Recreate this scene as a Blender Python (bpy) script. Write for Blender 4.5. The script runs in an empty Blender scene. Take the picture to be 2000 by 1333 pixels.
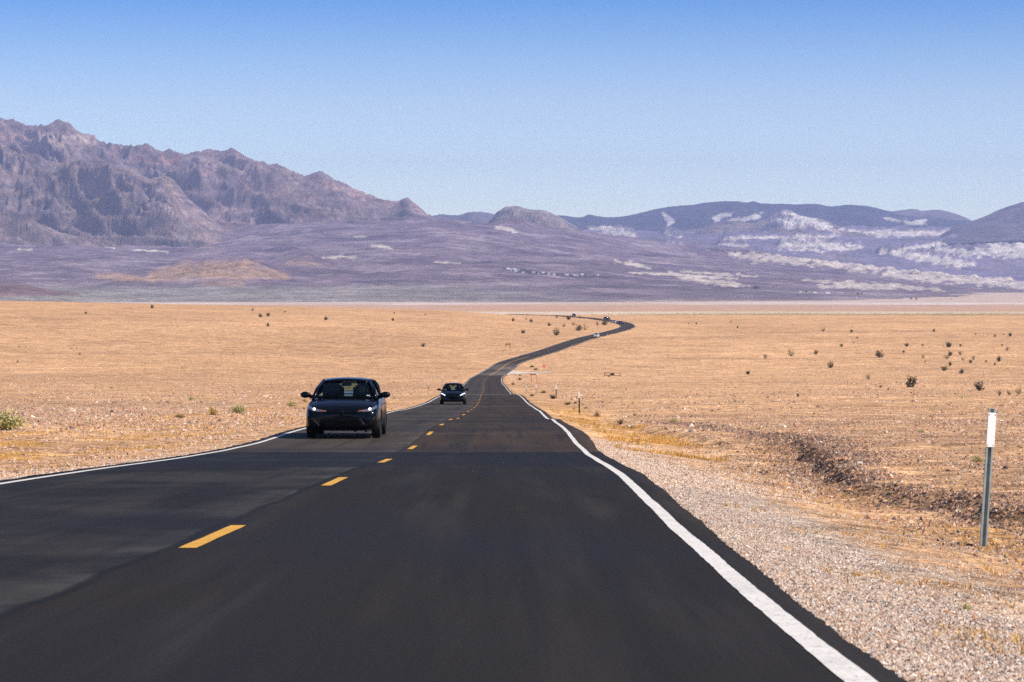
import bpy, bmesh, math, random
import numpy as np
from mathutils import Vector, Matrix, noise as mnoise
from mathutils.bvhtree import BVHTree

S = bpy.context.scene
COL = S.collection
random.seed(7)
RNG = np.random.default_rng(11)
R = math.radians

# ------------------------------------------------------------------ camera
FP = 4950.0            # focal length in pixels of the 2000 px wide photograph
HOR = 520.0            # row of eye level
cam_d = bpy.data.cameras.new('camera')
cam = bpy.data.objects.new('camera', cam_d)
COL.objects.link(cam)
cam_d.sensor_width = 36.0
cam_d.lens = FP / 2000 * 36
cam_d.shift_y = -(666.5 - HOR) / 2000
cam.location = (0, 0, 0)
cam.rotation_euler = (R(90), 0, 0)
cam_d.clip_start = 0.2
cam_d.clip_end = 90000
cam_d.dof.use_dof = True
cam_d.dof.focus_distance = 75
cam_d.dof.aperture_fstop = 15
S.camera = cam

# ------------------------------------------------------------------ light
SUN_EL, SUN_AZ = R(45), R(24)      # azimuth measured from +X towards the camera's back
sdir = Vector((math.cos(SUN_EL) * math.cos(SUN_AZ), -math.cos(SUN_EL) * math.sin(SUN_AZ), math.sin(SUN_EL)))
w = bpy.data.worlds.new('World')
S.world = w
w.use_nodes = True
nt = w.node_tree
nt.nodes.clear()
out = nt.nodes.new('ShaderNodeOutputWorld')
bg = nt.nodes.new('ShaderNodeBackground')
sky = nt.nodes.new('ShaderNodeTexSky')
sky.sky_type = 'NISHITA'
sky.sun_disc = False
sky.sun_elevation = SUN_EL
sky.sun_rotation = math.atan2(sdir.x, sdir.y)
sky.altitude = 0
sky.air_density = 1.0
sky.dust_density = 0.4
sky.ozone_density = 2.0
tc = nt.nodes.new('ShaderNodeTexCoord')
sx = nt.nodes.new('ShaderNodeSeparateXYZ')
nt.links.new(tc.outputs['Generated'], sx.inputs[0])
rmp = nt.nodes.new('ShaderNodeValToRGB')
mr = nt.nodes.new('ShaderNodeMapRange')
mr.inputs['From Min'].default_value = 0.0
mr.inputs['From Max'].default_value = 0.6
nt.links.new(sx.outputs['Z'], mr.inputs['Value'])
nt.links.new(mr.outputs[0], rmp.inputs['Fac'])
cr = rmp.color_ramp
SKYR = [(0.0, (1.10, 1.24, 1.44)), (0.035, (1.09, 1.23, 1.43)), (0.108, (.66, .77, 1.02)), (0.172, (.17, .43, .85)), (0.26, (.19, .42, .82)), (0.45, (.25, .40, .64)), (1.0, (.36, .46, .56))]
while len(cr.elements) < len(SKYR):
    cr.elements.new(0.5)
for e, (p, c) in zip(cr.elements, SKYR):
    e.position = p
    e.color = (*c, 1)
mx = nt.nodes.new('ShaderNodeMixRGB')
mx.blend_type = 'MULTIPLY'
mx.inputs['Fac'].default_value = 1
nt.links.new(sky.outputs[0], mx.inputs[1])
nt.links.new(rmp.outputs[0], mx.inputs[2])
nt.links.new(mx.outputs[0], bg.inputs['Color'])
bg.inputs['Strength'].default_value = 0.14
nt.links.new(bg.outputs[0], out.inputs[0])

sl = bpy.data.lights.new('sun', 'SUN')
sl.energy = 4.6
sl.angle = R(0.53)
sl.color = (1.0, 0.90, 0.77)
so = bpy.data.objects.new('sun', sl)
COL.objects.link(so)
so.rotation_euler = sdir.to_track_quat('Z', 'Y').to_euler()
so.location = sdir * 200

S.view_settings.view_transform = 'Standard'
S.view_settings.look = 'None'
S.view_settings.gamma = 1
S.view_settings.exposure = 0.25
S.view_settings.use_curve_mapping = False
S.cycles.max_bounces = 6
S.cycles.volume_bounces = 1
w.cycles.sampling_method = 'NONE'
S.cycles.transparent_max_bounces = 12
S.cycles.use_denoising = False

# ------------------------------------------------------------------ helpers
def mat(name):
    m = bpy.data.materials.new(name)
    m.use_nodes = True
    return m, m.node_tree, m.node_tree.nodes['Principled BSDF']

def simple(name, col, rough=0.6, metal=0.0, coat=0.0, emit=None, es=0, var=0.12, vscale=8.0, bump=0.0, spec=None):
    m, t, b = mat(name)
    n = t.nodes.new('ShaderNodeTexNoise')
    n.inputs['Scale'].default_value = vscale
    n.inputs['Detail'].default_value = 5
    c = t.nodes.new('ShaderNodeTexCoord')
    t.links.new(c.outputs['Object'], n.inputs['Vector'])
    r = t.nodes.new('ShaderNodeValToRGB')
    r.color_ramp.elements[0].position = 0.3
    r.color_ramp.elements[1].position = 0.7
    r.color_ramp.elements[0].color = (*[max(0, v * (1 - var)) for v in col], 1)
    r.color_ramp.elements[1].color = (*[min(1, v * (1 + var)) for v in col], 1)
    t.links.new(n.outputs[0], r.inputs[0])
    t.links.new(r.outputs[0], b.inputs['Base Color'])
    b.inputs['Roughness'].default_value = rough
    b.inputs['Metallic'].default_value = metal
    b.inputs['Coat Weight'].default_value = coat
    b.inputs['Coat Roughness'].default_value = 0.03
    if spec is not None:
        b.inputs['Specular IOR Level'].default_value = spec
    if emit:
        b.inputs['Emission Color'].default_value = (*emit, 1)
        b.inputs['Emission Strength'].default_value = es
    if bump:
        bp = t.nodes.new('ShaderNodeBump')
        bp.inputs['Strength'].default_value = bump
        t.links.new(n.outputs[0], bp.inputs['Height'])
        t.links.new(bp.outputs[0], b.inputs['Normal'])
    return m

def mesh_np(name, verts, faces, smooth=False, color=None, uv=None, fcolor=None):
    """verts (n,3); faces (m,k) with one k."""
    me = bpy.data.meshes.new(name)
    v = np.asarray(verts, dtype=np.float32)
    f = np.asarray(faces, dtype=np.int32)
    k = f.shape[1]
    me.vertices.add(len(v))
    me.vertices.foreach_set('co', v.ravel())
    me.loops.add(f.size)
    me.loops.foreach_set('vertex_index', f.ravel())
    me.polygons.add(len(f))
    me.polygons.foreach_set('loop_start', np.arange(0, f.size, k, dtype=np.int32))
    me.polygons.foreach_set('loop_total', np.full(len(f), k, dtype=np.int32))
    me.polygons.foreach_set('use_smooth', np.full(len(f), smooth))
    if color is not None:
        a = me.color_attributes.new('tint', 'FLOAT_COLOR', 'POINT')
        c = np.ones((len(v), 4), dtype=np.float32)
        c[:, :3] = color
        a.data.foreach_set('color', c.ravel())
    if uv is not None:
        l = me.uv_layers.new(name='UVMap')
        l.data.foreach_set('uv', np.asarray(uv, dtype=np.float32)[f.ravel()].ravel())
    me.update()
    me.validate()
    return me

def obj(name, me, m=None, parent=None, loc=None, kind=None, label=None, cat=None, group=None, **kw):
    o = bpy.data.objects.new(name, me)
    COL.objects.link(o)
    if m is not None and me is not None:
        if not me.materials:
            for q in (m if isinstance(m, (list, tuple)) else [m]):
                me.materials.append(q)
    if parent is not None:
        o.parent = parent
    if loc is not None:
        o.location = loc
    if kind: o['kind'] = kind
    if label: o['label'] = label
    if cat: o['category'] = cat
    if group: o['group'] = group
    return o

def bm_mesh(bm, name, smooth=False):
    me = bpy.data.meshes.new(name)
    bm.normal_update()
    bm.to_mesh(me)
    bm.free()
    if smooth:
        for p in me.polygons:
            p.use_smooth = True
    return me

def bx(bm, c, s, rot=None, bev=0.0):
    r = bmesh.ops.create_cube(bm, size=1)
    vs = r['verts']
    bmesh.ops.scale(bm, vec=s, verts=vs)
    if bev:
        es = list({e for v in vs for e in v.link_edges})
        rr = bmesh.ops.bevel(bm, geom=es, offset=bev, segments=2, affect='EDGES')
        vs = rr['verts']
    if rot is not None:
        bmesh.ops.rotate(bm, cent=(0, 0, 0), matrix=rot, verts=vs)
    bmesh.ops.translate(bm, vec=c, verts=vs)
    return vs

def tube(bm, p0, p1, r0, r1=None, seg=8):
    p0, p1 = Vector(p0), Vector(p1)
    r1 = r0 if r1 is None else r1
    d = p1 - p0
    r = bmesh.ops.create_cone(bm, cap_ends=True, segments=seg, radius1=r0, radius2=r1, depth=d.length)
    q = d.to_track_quat('Z', 'Y').to_matrix()
    bmesh.ops.rotate(bm, cent=(0, 0, 0), matrix=q, verts=r['verts'])
    bmesh.ops.translate(bm, vec=(p0 + p1) / 2, verts=r['verts'])
    return r['verts']

def pn(x, y, seed=0):
    """2-D gradient noise, about -1..1"""
    x = np.asarray(x, dtype=np.float64); y = np.asarray(y, dtype=np.float64)
    x, y = np.broadcast_arrays(x, y)
    xi = np.floor(x).astype(np.int64); yi = np.floor(y).astype(np.int64)
    xf = x - xi; yf = y - yi
    def g(ix, iy, dx, dy):
        h = (ix * 374761393 + iy * 668265263 + seed * 1442695041) & 0xffffffff
        h = ((h ^ (h >> 13)) * 1274126177) & 0xffffffff
        h = h ^ (h >> 16)
        a = (h & 0xffff) / 65536.0 * 2 * np.pi
        return np.cos(a) * dx + np.sin(a) * dy
    u = xf * xf * xf * (xf * (xf * 6 - 15) + 10)
    v = yf * yf * yf * (yf * (yf * 6 - 15) + 10)
    a = g(xi, yi, xf, yf); b = g(xi + 1, yi, xf - 1, yf)
    c = g(xi, yi + 1, xf, yf - 1); d = g(xi + 1, yi + 1, xf - 1, yf - 1)
    return (a + (b - a) * u + (c - a) * v + (a - b - c + d) * u * v) * 1.5

def fbm(x, y, oct=5, seed=0, gain=0.5, lac=2.03):
    s = 0; a = 1; t = 0
    for i in range(oct):
        s = s + a * pn(x, y, seed + i * 17); t += a
        x = x * lac + 3.1; y = y * lac + 7.7; a *= gain
    return s / t

def ridged(x, y, oct=6, seed=0, gain=0.55, lac=2.07):
    s = 0; a = 1; t = 0; wgt = 1
    for i in range(oct):
        n = 1 - np.abs(pn(x, y, seed + i * 31)) * 1.35
        n = np.clip(n, 0, 1) ** 2
        s = s + a * n * wgt; t += a
        wgt = np.clip(n * 1.6, 0.15, 1)
        x = x * lac + 5.3; y = y * lac + 1.9; a *= gain
    return s / t

def ss(x, a, b):
    t = np.clip((np.asarray(x, dtype=float) - a) / (b - a), 0, 1)
    return t * t * (3 - 2 * t)

def curve(xs, ys):
    """smooth monotone-ish cubic through knots (finite difference hermite)"""
    xs = np.array(xs, float); ys = np.array(ys, float)
    h = np.diff(xs); dl = np.diff(ys) / h
    m = np.empty_like(ys)
    m[0], m[-1] = dl[0], dl[-1]
    m[1:-1] = (dl[:-1] * h[1:] + dl[1:] * h[:-1]) / (h[1:] + h[:-1])
    def f(x):
        x = np.asarray(x, float)
        i = np.clip(np.searchsorted(xs, x) - 1, 0, len(xs) - 2)
        t = (x - xs[i]) / h[i]
        lo = x < xs[0]; hi = x > xs[-1]
        t2 = t * t; t3 = t2 * t
        r = (2*t3 - 3*t2 + 1) * ys[i] + (t3 - 2*t2 + t) * h[i] * m[i] + (-2*t3 + 3*t2) * ys[i+1] + (t3 - t2) * h[i] * m[i+1]
        r = np.where(lo, ys[0] + (x - xs[0]) * m[0], r)
        return np.where(hi, ys[-1] + (x - xs[-1]) * m[-1], r)
    return f

# ------------------------------------------------------------------ ground shape
ZT = [(-60, 2.44), (0, -.88), (8, -1.323), (12, -1.544), (15, -1.71), (19, -1.935), (21.5, -2.07), (24.9, -2.255), (28.3, -2.44), (32, -2.64), (36.6, -2.905),
      (42.7, -3.26), (48.8, -3.60), (55, -3.91), (60.4, -4.15), (66.9, -4.39), (75, -4.74), (85.3, -5.24), (91, -5.50), (97, -5.86), (104, -6.24), (114, -6.70), (127, -7.28),
      (139, -7.88), (151, -8.45), (163, -9.0), (176, -9.58), (188, -10.1), (200, -10.57), (212, -11.05), (245, -12.45), (262, -13.25), (275, -14.1),
      (290, -15.0), (310, -15.9), (335, -16.75), (380, -18.6), (420, -20.1), (520, -23.9), (600, -26.5), (650, -28.1), (720, -29.2), (775, -29.55),
      (840, -29.6), (880, -29.55), (960, -29.5), (1040, -29.4), (1100, -29.5), (1180, -29.8), (1280, -30.6), (1340, -31.0), (1400, -31.2),
      (1500, -32.1), (1600, -32.8), (1700, -34), (1800, -35.1), (1900, -36.6), (2200, -41), (3000, -52), (4000, -64), (5000, -71.5), (6000, -74), (9000, -78), (14000, -90)]
z0 = curve([a for a, b in ZT], [b for a, b in ZT])
Z1 = [p for p in ZT if p[0] in (-60, 0, 19, 48.8, 75, 114, 163, 212, 245, 335, 520, 650, 775, 960, 1180, 1400, 1600, 1800, 1900, 2200, 3000, 4000, 5000, 6000, 9000, 14000)]
z1 = curve([a for a, b in Z1], [b for a, b in Z1])
XT = [(-60, -1.7), (0, -1.95), (17, -2.02), (41, -2.08), (66, -2.14), (90, -2.18), (127, -2.2), (151, -2.25), (176, -2.4), (200, -2.56), (245, -2.95), (330, -3.8), (420, -4.65),
      (520, -5.7), (600, -6.0), (650, -5.6), (720, -3.2), (775, -.7), (840, 6.9), (880, 12.2), (960, 21.1), (1040, 30.9), (1100, 39.5), (1180, 49.8), (1280, 58.4), (1340, 60.6), (1400, 60.2),
      (1500, 56), (1600, 49), (1700, 41), (1800, 31), (1900, 19), (2100, -10)]
xc = curve([a for a, b in XT], [b for a, b in XT])
_ro = curve([0, 8, 20, 32, 45, 60, 80, 120, 180, 300], [3.06, 3.09, 3.25, 3.44, 3.52, 3.60, 3.62, 3.60, 3.55, 3.6])
def roff(d):                     # centre line to right edge line
    return _ro(np.clip(d, 0, 300))
_sh = curve([0, 8, 14, 20, 32, 44, 53, 60, 66, 74, 90, 140, 300], [.15, .16, .20, .26, .30, .30, .34, .44, .46, .36, .30, .28, .30])
def shoulder(d):                 # paved strip outside the right edge line
    return _sh(np.clip(d, 0, 300))
def bankx(d):                    # foot of the washed-out bank right of the road
    return np.interp(d, [-30, 10, 22, 26, 32, 38, 46, 55, 66, 76, 84, 95, 120, 200], [6.6, 6.0, 5.1, 5.1, 4.75, 4.8, 5.6, 6.3, 7.2, 6.8, 6.3, 6.2, 5.6, 6.5])
def bank_on(d):
    return np.interp(d, [18, 22, 24.5, 26, 28.5, 30, 34, 36, 39, 43, 60, 70, 75, 79, 83, 87, 90, 95, 99, 104, 115], [.3, .6, .85, .5, .3, .55, .5, .35, .6, .95, 1, .8, .25, .4, .7, .7, .3, .6, .55, .2, 0])
LX = [-900, -303, -212, -121, -60, 0, 40, 62]
LZ = [20, 11.0, 9.2, 7.0, 5.3, 3.0, 1.0, 0]

def ground_z(X, d, fine=True):
    X = np.asarray(X, float); d = np.asarray(d, float)
    X, d = np.broadcast_arrays(X, d)
    lat = X - xc(d)
    zr = z0(d); zf = z1(d)
    far = ss(np.abs(lat), 8, 30)
    base = zr * (1 - far) + zf * far
    lift = np.interp(X, LX, LZ) * ss(-lat, 8, 90) * ss(d, 450, 1420) * (1 - ss(d, 1520, 2300))
    base = base + lift
    rs = lat - (roff(d) + shoulder(d))
    ls = -lat - 4.02
    amp = 1 - 0.6 * ss(d, 110, 170)
    on = bank_on(d)
    wig = 0.35 * pn(d * 0.35, 0.0, 5) + 0.15 * pn(d * 1.3, 2.0, 6)
    bx_ = bankx(d) + wig
    # right verge falls into a shallow ditch, then a cut bank up to the field
    dr = -0.05 - 0.125 * np.clip(rs, 0, 2.6)
    bank = ss(X - bx_, 0.0, 0.45 + 0.12 * pn(d * .5, 4.0, 9))
    dr = dr + (0.35 + 0.08 * pn(d * 0.2, 8.0, 8)) * bank * ss(rs, 0.5, 1.5) * (.22 + .70 * on)
    # second, lower bank further along
    b2 = ss(X - (bx_ - 1.9 + 0.3 * pn(d * .3, 9., 3)), 0, .5) * ss(d, 56, 66) * (1 - ss(d, 105, 120)) * (1 - bank)
    dr = dr + 0.16 * b2
    dr = dr * amp
    dl = -0.05 - 0.05 * np.clip(ls, 0, 3) + 0.08 * ss(ls, 3, 10)
    under = -0.30
    side = np.where(lat > 0, np.where(rs > 0, dr, under), np.where(ls > 0, dl, under))
    edge = np.where(lat > 0, rs, ls)
    side = np.where((edge <= 0) & (edge > -0.25), -0.05 + edge * 1.0, side)
    side = np.where(d > 2050, 0, side)
    z = base + side
    if fine:
        o = np.clip(edge / 1.0, 0, 1)
        z = z + o * (0.028 * fbm(X * 1.5, d * 1.5, 4, 21) * np.clip(1.5 - d / 150, 0.15, 1)
                     + 0.05 * fbm(X * .3, d * .3, 3, 22)
                     + 0.22 * fbm(X * .03, d * .05, 4, 23) * ss(edge, 4, 25)
                     + 0.5 * fbm(X * .006, d * .012, 4, 24) * ss(edge, 20, 90))
    return z

def at(xi, yi, dmin=6, dmax=4800, fz=ground_z, n=6000):
    """where the ray through photo pixel (xi, yi) first meets the ground"""
    u = (xi - 1000) / FP; v = (HOR - yi) / FP
    d = np.geomspace(dmin, dmax, n)
    g = fz(u * d, d) - v * d
    k = np.argmax(g > 0) if (g > 0).any() else len(d) - 1
    if k > 0:
        a, b = d[k-1], d[k]
        t = -g[k-1] / (g[k] - g[k-1] + 1e-12)
        dd = a + (b - a) * min(max(t, 0), 1)
    else:
        dd = d[0]
    return float(u * dd), float(dd), float(fz(u * dd, dd))

def row_of(d, z):
    return HOR - z / d * FP

# ------------------------------------------------------------------ ground material
def ground_material(name='desert_ground', near=True):
    m, t, b = mat(name)
    N = t.nodes; L = t.links
    a = N.new('ShaderNodeAttribute'); a.attribute_name = 'tint'
    c = N.new('ShaderNodeTexCoord')
    def noise(scale, det=6, rough=0.7, dist=0.0):
        n = N.new('ShaderNodeTexNoise')
        n.inputs['Scale'].default_value = scale; n.inputs['Detail'].default_value = det
        n.inputs['Roughness'].default_value = rough; n.inputs['Distortion'].default_value = dist
        L.new(c.outputs['Object'], n.inputs['Vector'])
        return n
    def ramp(src, stops, interp='LINEAR'):
        r = N.new('ShaderNodeValToRGB')
        r.color_ramp.interpolation = interp
        e = r.color_ramp.elements
        while len(e) < len(stops): e.new(0.5)
        for q, (p, col) in zip(e, stops):
            q.position = p; q.color = (*col, 1) if len(col) == 3 else col
        L.new(src, r.inputs[0])
        return r
    def mul(x, y, f=1.0):
        q = N.new('ShaderNodeMixRGB'); q.blend_type = 'MULTIPLY'; q.inputs[0].default_value = f
        L.new(x, q.inputs[1]); L.new(y, q.inputs[2]); return q.outputs[0]
    col = a.outputs['Color']
    if near:
        for sc, lo, hi, seed in ((0.012, .86, 1.10, 0), (0.11, .84, 1.14, 1), (0.6, .86, 1.14, 2)):
            n = noise(sc, 5, .65)
            r = ramp(n.outputs[0], [(0.36, (lo, lo * .985, lo * .97)), (0.64, (hi, hi, hi))])
            col = mul(col, r.outputs[0])
        for sc, f in ((13.0, .75), (3.6, .7), (1.1, .62), (.33, .35)):
            v = N.new('ShaderNodeTexVoronoi'); v.inputs['Scale'].default_value = sc
            L.new(c.outputs['Object'], v.inputs['Vector'])
            s = N.new('ShaderNodeSeparateColor'); L.new(v.outputs['Color'], s.inputs[0])
            r = ramp(s.outputs[0], [(0.0, (.36, .33, .33)), (0.14, (.72, .68, .66)), (0.5, (1.0, .98, .96)), (0.82, (1.12, 1.10, 1.07)), (1.0, (1.55, 1.55, 1.55))])
            col = mul(col, r.outputs[0], f)
        h = noise(9, 8, .7)
        bp = N.new('ShaderNodeBump'); bp.inputs['Strength'].default_value = .55; bp.inputs['Distance'].default_value = .06
        L.new(h.outputs[0], bp.inputs['Height'])
        h2 = noise(.8, 6, .75)
        bp2 = N.new('ShaderNodeBump'); bp2.inputs['Strength'].default_value = .5; bp2.inputs['Distance'].default_value = .35
        L.new(h2.outputs[0], bp2.inputs['Height']); L.new(bp.outputs[0], bp2.inputs['Normal'])
        L.new(bp2.outputs[0], b.inputs['Normal'])
    else:
        for sc, lo, hi in ((0.0016, .82, 1.14), (0.007, .70, 1.3), (0.03, .62, 1.38)):
            n = noise(sc, 8, .72)
            r = ramp(n.outputs[0], [(0.36, (lo, lo, lo)), (0.64, (hi, hi * .985, hi * .97))])
            col = mul(col, r.outputs[0])
        h = noise(.016, 10, .8)
        bp = N.new('ShaderNodeBump'); bp.inputs['Strength'].default_value = .8; bp.inputs['Distance'].default_value = 40
        L.new(h.outputs[0], bp.inputs['Height']); L.new(bp.outputs[0], b.inputs['Normal'])
    L.new(col, b.inputs['Base Color'])
    b.inputs['Roughness'].default_value = .95
    b.inputs['Specular IOR Level'].default_value = .15
    return m

M_GROUND = ground_material()
M_FAR = ground_material('mountain_rock', near=False)

TAN = np.array([.73, .465, .258]); LTAN = np.array([.69, .435, .240]); PALE = np.array([.60, .54, .485])
ORANGE = np.array([.76, .44, .12]); DARK = np.array([.25, .175, .12])

def mixc(c, d, k):
    k = np.clip(k, 0, 1)[..., None]
    return c * (1 - k) + np.asarray(d) * k

def ground_color(X, d):
    lat = X - xc(d)
    rs = lat - (roff(d) + shoulder(d)); ls = -lat - 4.02
    c = np.broadcast_to(TAN, X.shape + (3,)).copy()
    c = mixc(c, LTAN, (lat < 0) * ss(-lat, 3, 8))
    # field strips parallel to the contour: darker stony bands
    band = fbm(X * .004, d * .03, 4, 51)
    c = mixc(c, np.array([.60, .385, .222]), ss(band, .05, .5) * .55 * ss(np.abs(lat), 8, 30))
    band2 = fbm(X * .012, d * .11, 3, 52)
    c = mixc(c, np.array([.42, .25, .15]), ss(band2, .25, .5) * .5 * ss(np.abs(lat), 6, 20) * ss(d, 60, 200))
    # stony darker belt in the nearer field
    st = ss(d, 22, 34) * (1 - ss(d, 120, 150)) * ss(rs, 2.5, 6)
    c = mixc(c, np.array([.52, .335, .205]), st * (.45 + .5 * ss(fbm(X * .12, d * .12, 4, 53), -.2, .4)))
    st2 = ss(d, 62, 80) * (1 - ss(d, 170, 230)) * ss(ls, 8, 16)
    c = mixc(c, np.array([.50, .33, .22]), st2 * .6)
    # pale fine gravel beside the pavement
    nz = fbm(X * 1.1, d * .5, 3, 54) * .8
    c = mixc(c, PALE, (1 - ss(rs + nz, .7, 1.9)) * (rs > -1) * (1 - ss(d, 44, 62)))
    c = mixc(c, PALE, (1 - ss(ls + nz * .6, .3, 1.1)) * (ls > -1) * (1 - ss(d, 40, 60)) * .8)
    c = mixc(c, LTAN * 1.05, (1 - ss(np.minimum(np.abs(rs), np.abs(ls)) + nz, 3, 8)) * ss(d, 120, 220) * (1 - ss(d, 1000, 1500)) * .8)
    # ochre dry grass soil
    og = ss(fbm(X * .35, d * .16, 4, 55), -.12, .35)
    c = mixc(c, ORANGE, og * ss(ls, 1.5, 3) * (1 - ss(ls, 8, 13)) * (1 - ss(d, 150, 240)) * .95)
    c = mixc(c, ORANGE, og * ss(rs, .4, .9) * (1 - ss(rs, 2.4, 3.6)) * ss(d, 55, 70) * (1 - ss(d, 120, 190)) * .9)
    b_ = bankx(d)
    c = mixc(c, ORANGE, og * ss(X, b_ - 1.2, b_ - .6) * (1 - ss(X, b_, b_ + .4)) * (1 - ss(d, 70, 90)) * .6)
    # dark stones of the cut bank
    on = bank_on(d)
    k = np.exp(-((X - b_ - .3 - .35 * pn(d * .35, 0., 5)) / (.32 + .3 * ss(d, 40, 48) * (1 - ss(d, 68, 76)))) ** 2)
    c = mixc(c, DARK, k * .8 * on)
    # valley floor strips
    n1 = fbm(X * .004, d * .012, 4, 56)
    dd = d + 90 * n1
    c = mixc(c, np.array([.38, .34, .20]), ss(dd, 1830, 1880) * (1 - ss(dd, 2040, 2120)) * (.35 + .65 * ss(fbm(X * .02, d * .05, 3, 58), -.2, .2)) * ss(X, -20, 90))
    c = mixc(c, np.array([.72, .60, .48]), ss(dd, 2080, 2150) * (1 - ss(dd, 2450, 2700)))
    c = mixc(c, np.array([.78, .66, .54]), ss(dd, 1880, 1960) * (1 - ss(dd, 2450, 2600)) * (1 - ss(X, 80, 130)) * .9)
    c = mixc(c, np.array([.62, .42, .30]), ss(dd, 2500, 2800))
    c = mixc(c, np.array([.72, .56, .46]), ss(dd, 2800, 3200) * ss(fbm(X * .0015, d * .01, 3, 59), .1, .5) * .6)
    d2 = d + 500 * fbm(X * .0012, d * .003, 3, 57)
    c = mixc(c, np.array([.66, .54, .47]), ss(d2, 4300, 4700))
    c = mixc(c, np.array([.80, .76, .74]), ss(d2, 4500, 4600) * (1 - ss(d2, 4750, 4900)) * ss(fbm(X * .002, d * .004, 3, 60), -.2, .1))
    return c

def grid_faces(nr, nc):
    i = np.arange(nr - 1)[:, None] * nc + np.arange(nc - 1)[None, :]
    return np.stack([i, i + 1, i + nc + 1, i + nc], -1).reshape(-1, 4)

def rows_list(spec):
    out_ = []
    for a, b_, n in spec:
        out_.append(np.linspace(a, b_, n, endpoint=False))
    return np.concatenate(out_ + [[spec[-1][1]]])

tcol = np.concatenate([-np.geomspace(2.5, .235, 18)[:-1], np.linspace(-.235, .235, 430), np.geomspace(.235, 2.5, 18)[1:]])
drow = np.concatenate([np.linspace(-40, 6, 12)[:-1], np.linspace(6, 60, 230)[:-1], np.geomspace(60, 280, 150)[:-1], np.geomspace(280, 2400, 150)[:-1], np.geomspace(2400, 7200, 40)])
# a sheet that widens with distance; columns are fixed bearings seen from 25 m behind the verge
DD, TT = np.meshgrid(drow, tcol, indexing='ij')
XX = TT * (np.maximum(DD, 0) + 22 + 0.0 * DD)
ZZ = ground_z(XX, DD)
gv = np.stack([XX, DD, ZZ], -1).reshape(-1, 3)
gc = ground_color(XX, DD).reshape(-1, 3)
obj('ground', mesh_np('ground', gv, grid_faces(*DD.shape), True, gc), M_GROUND, kind='structure')

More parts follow.
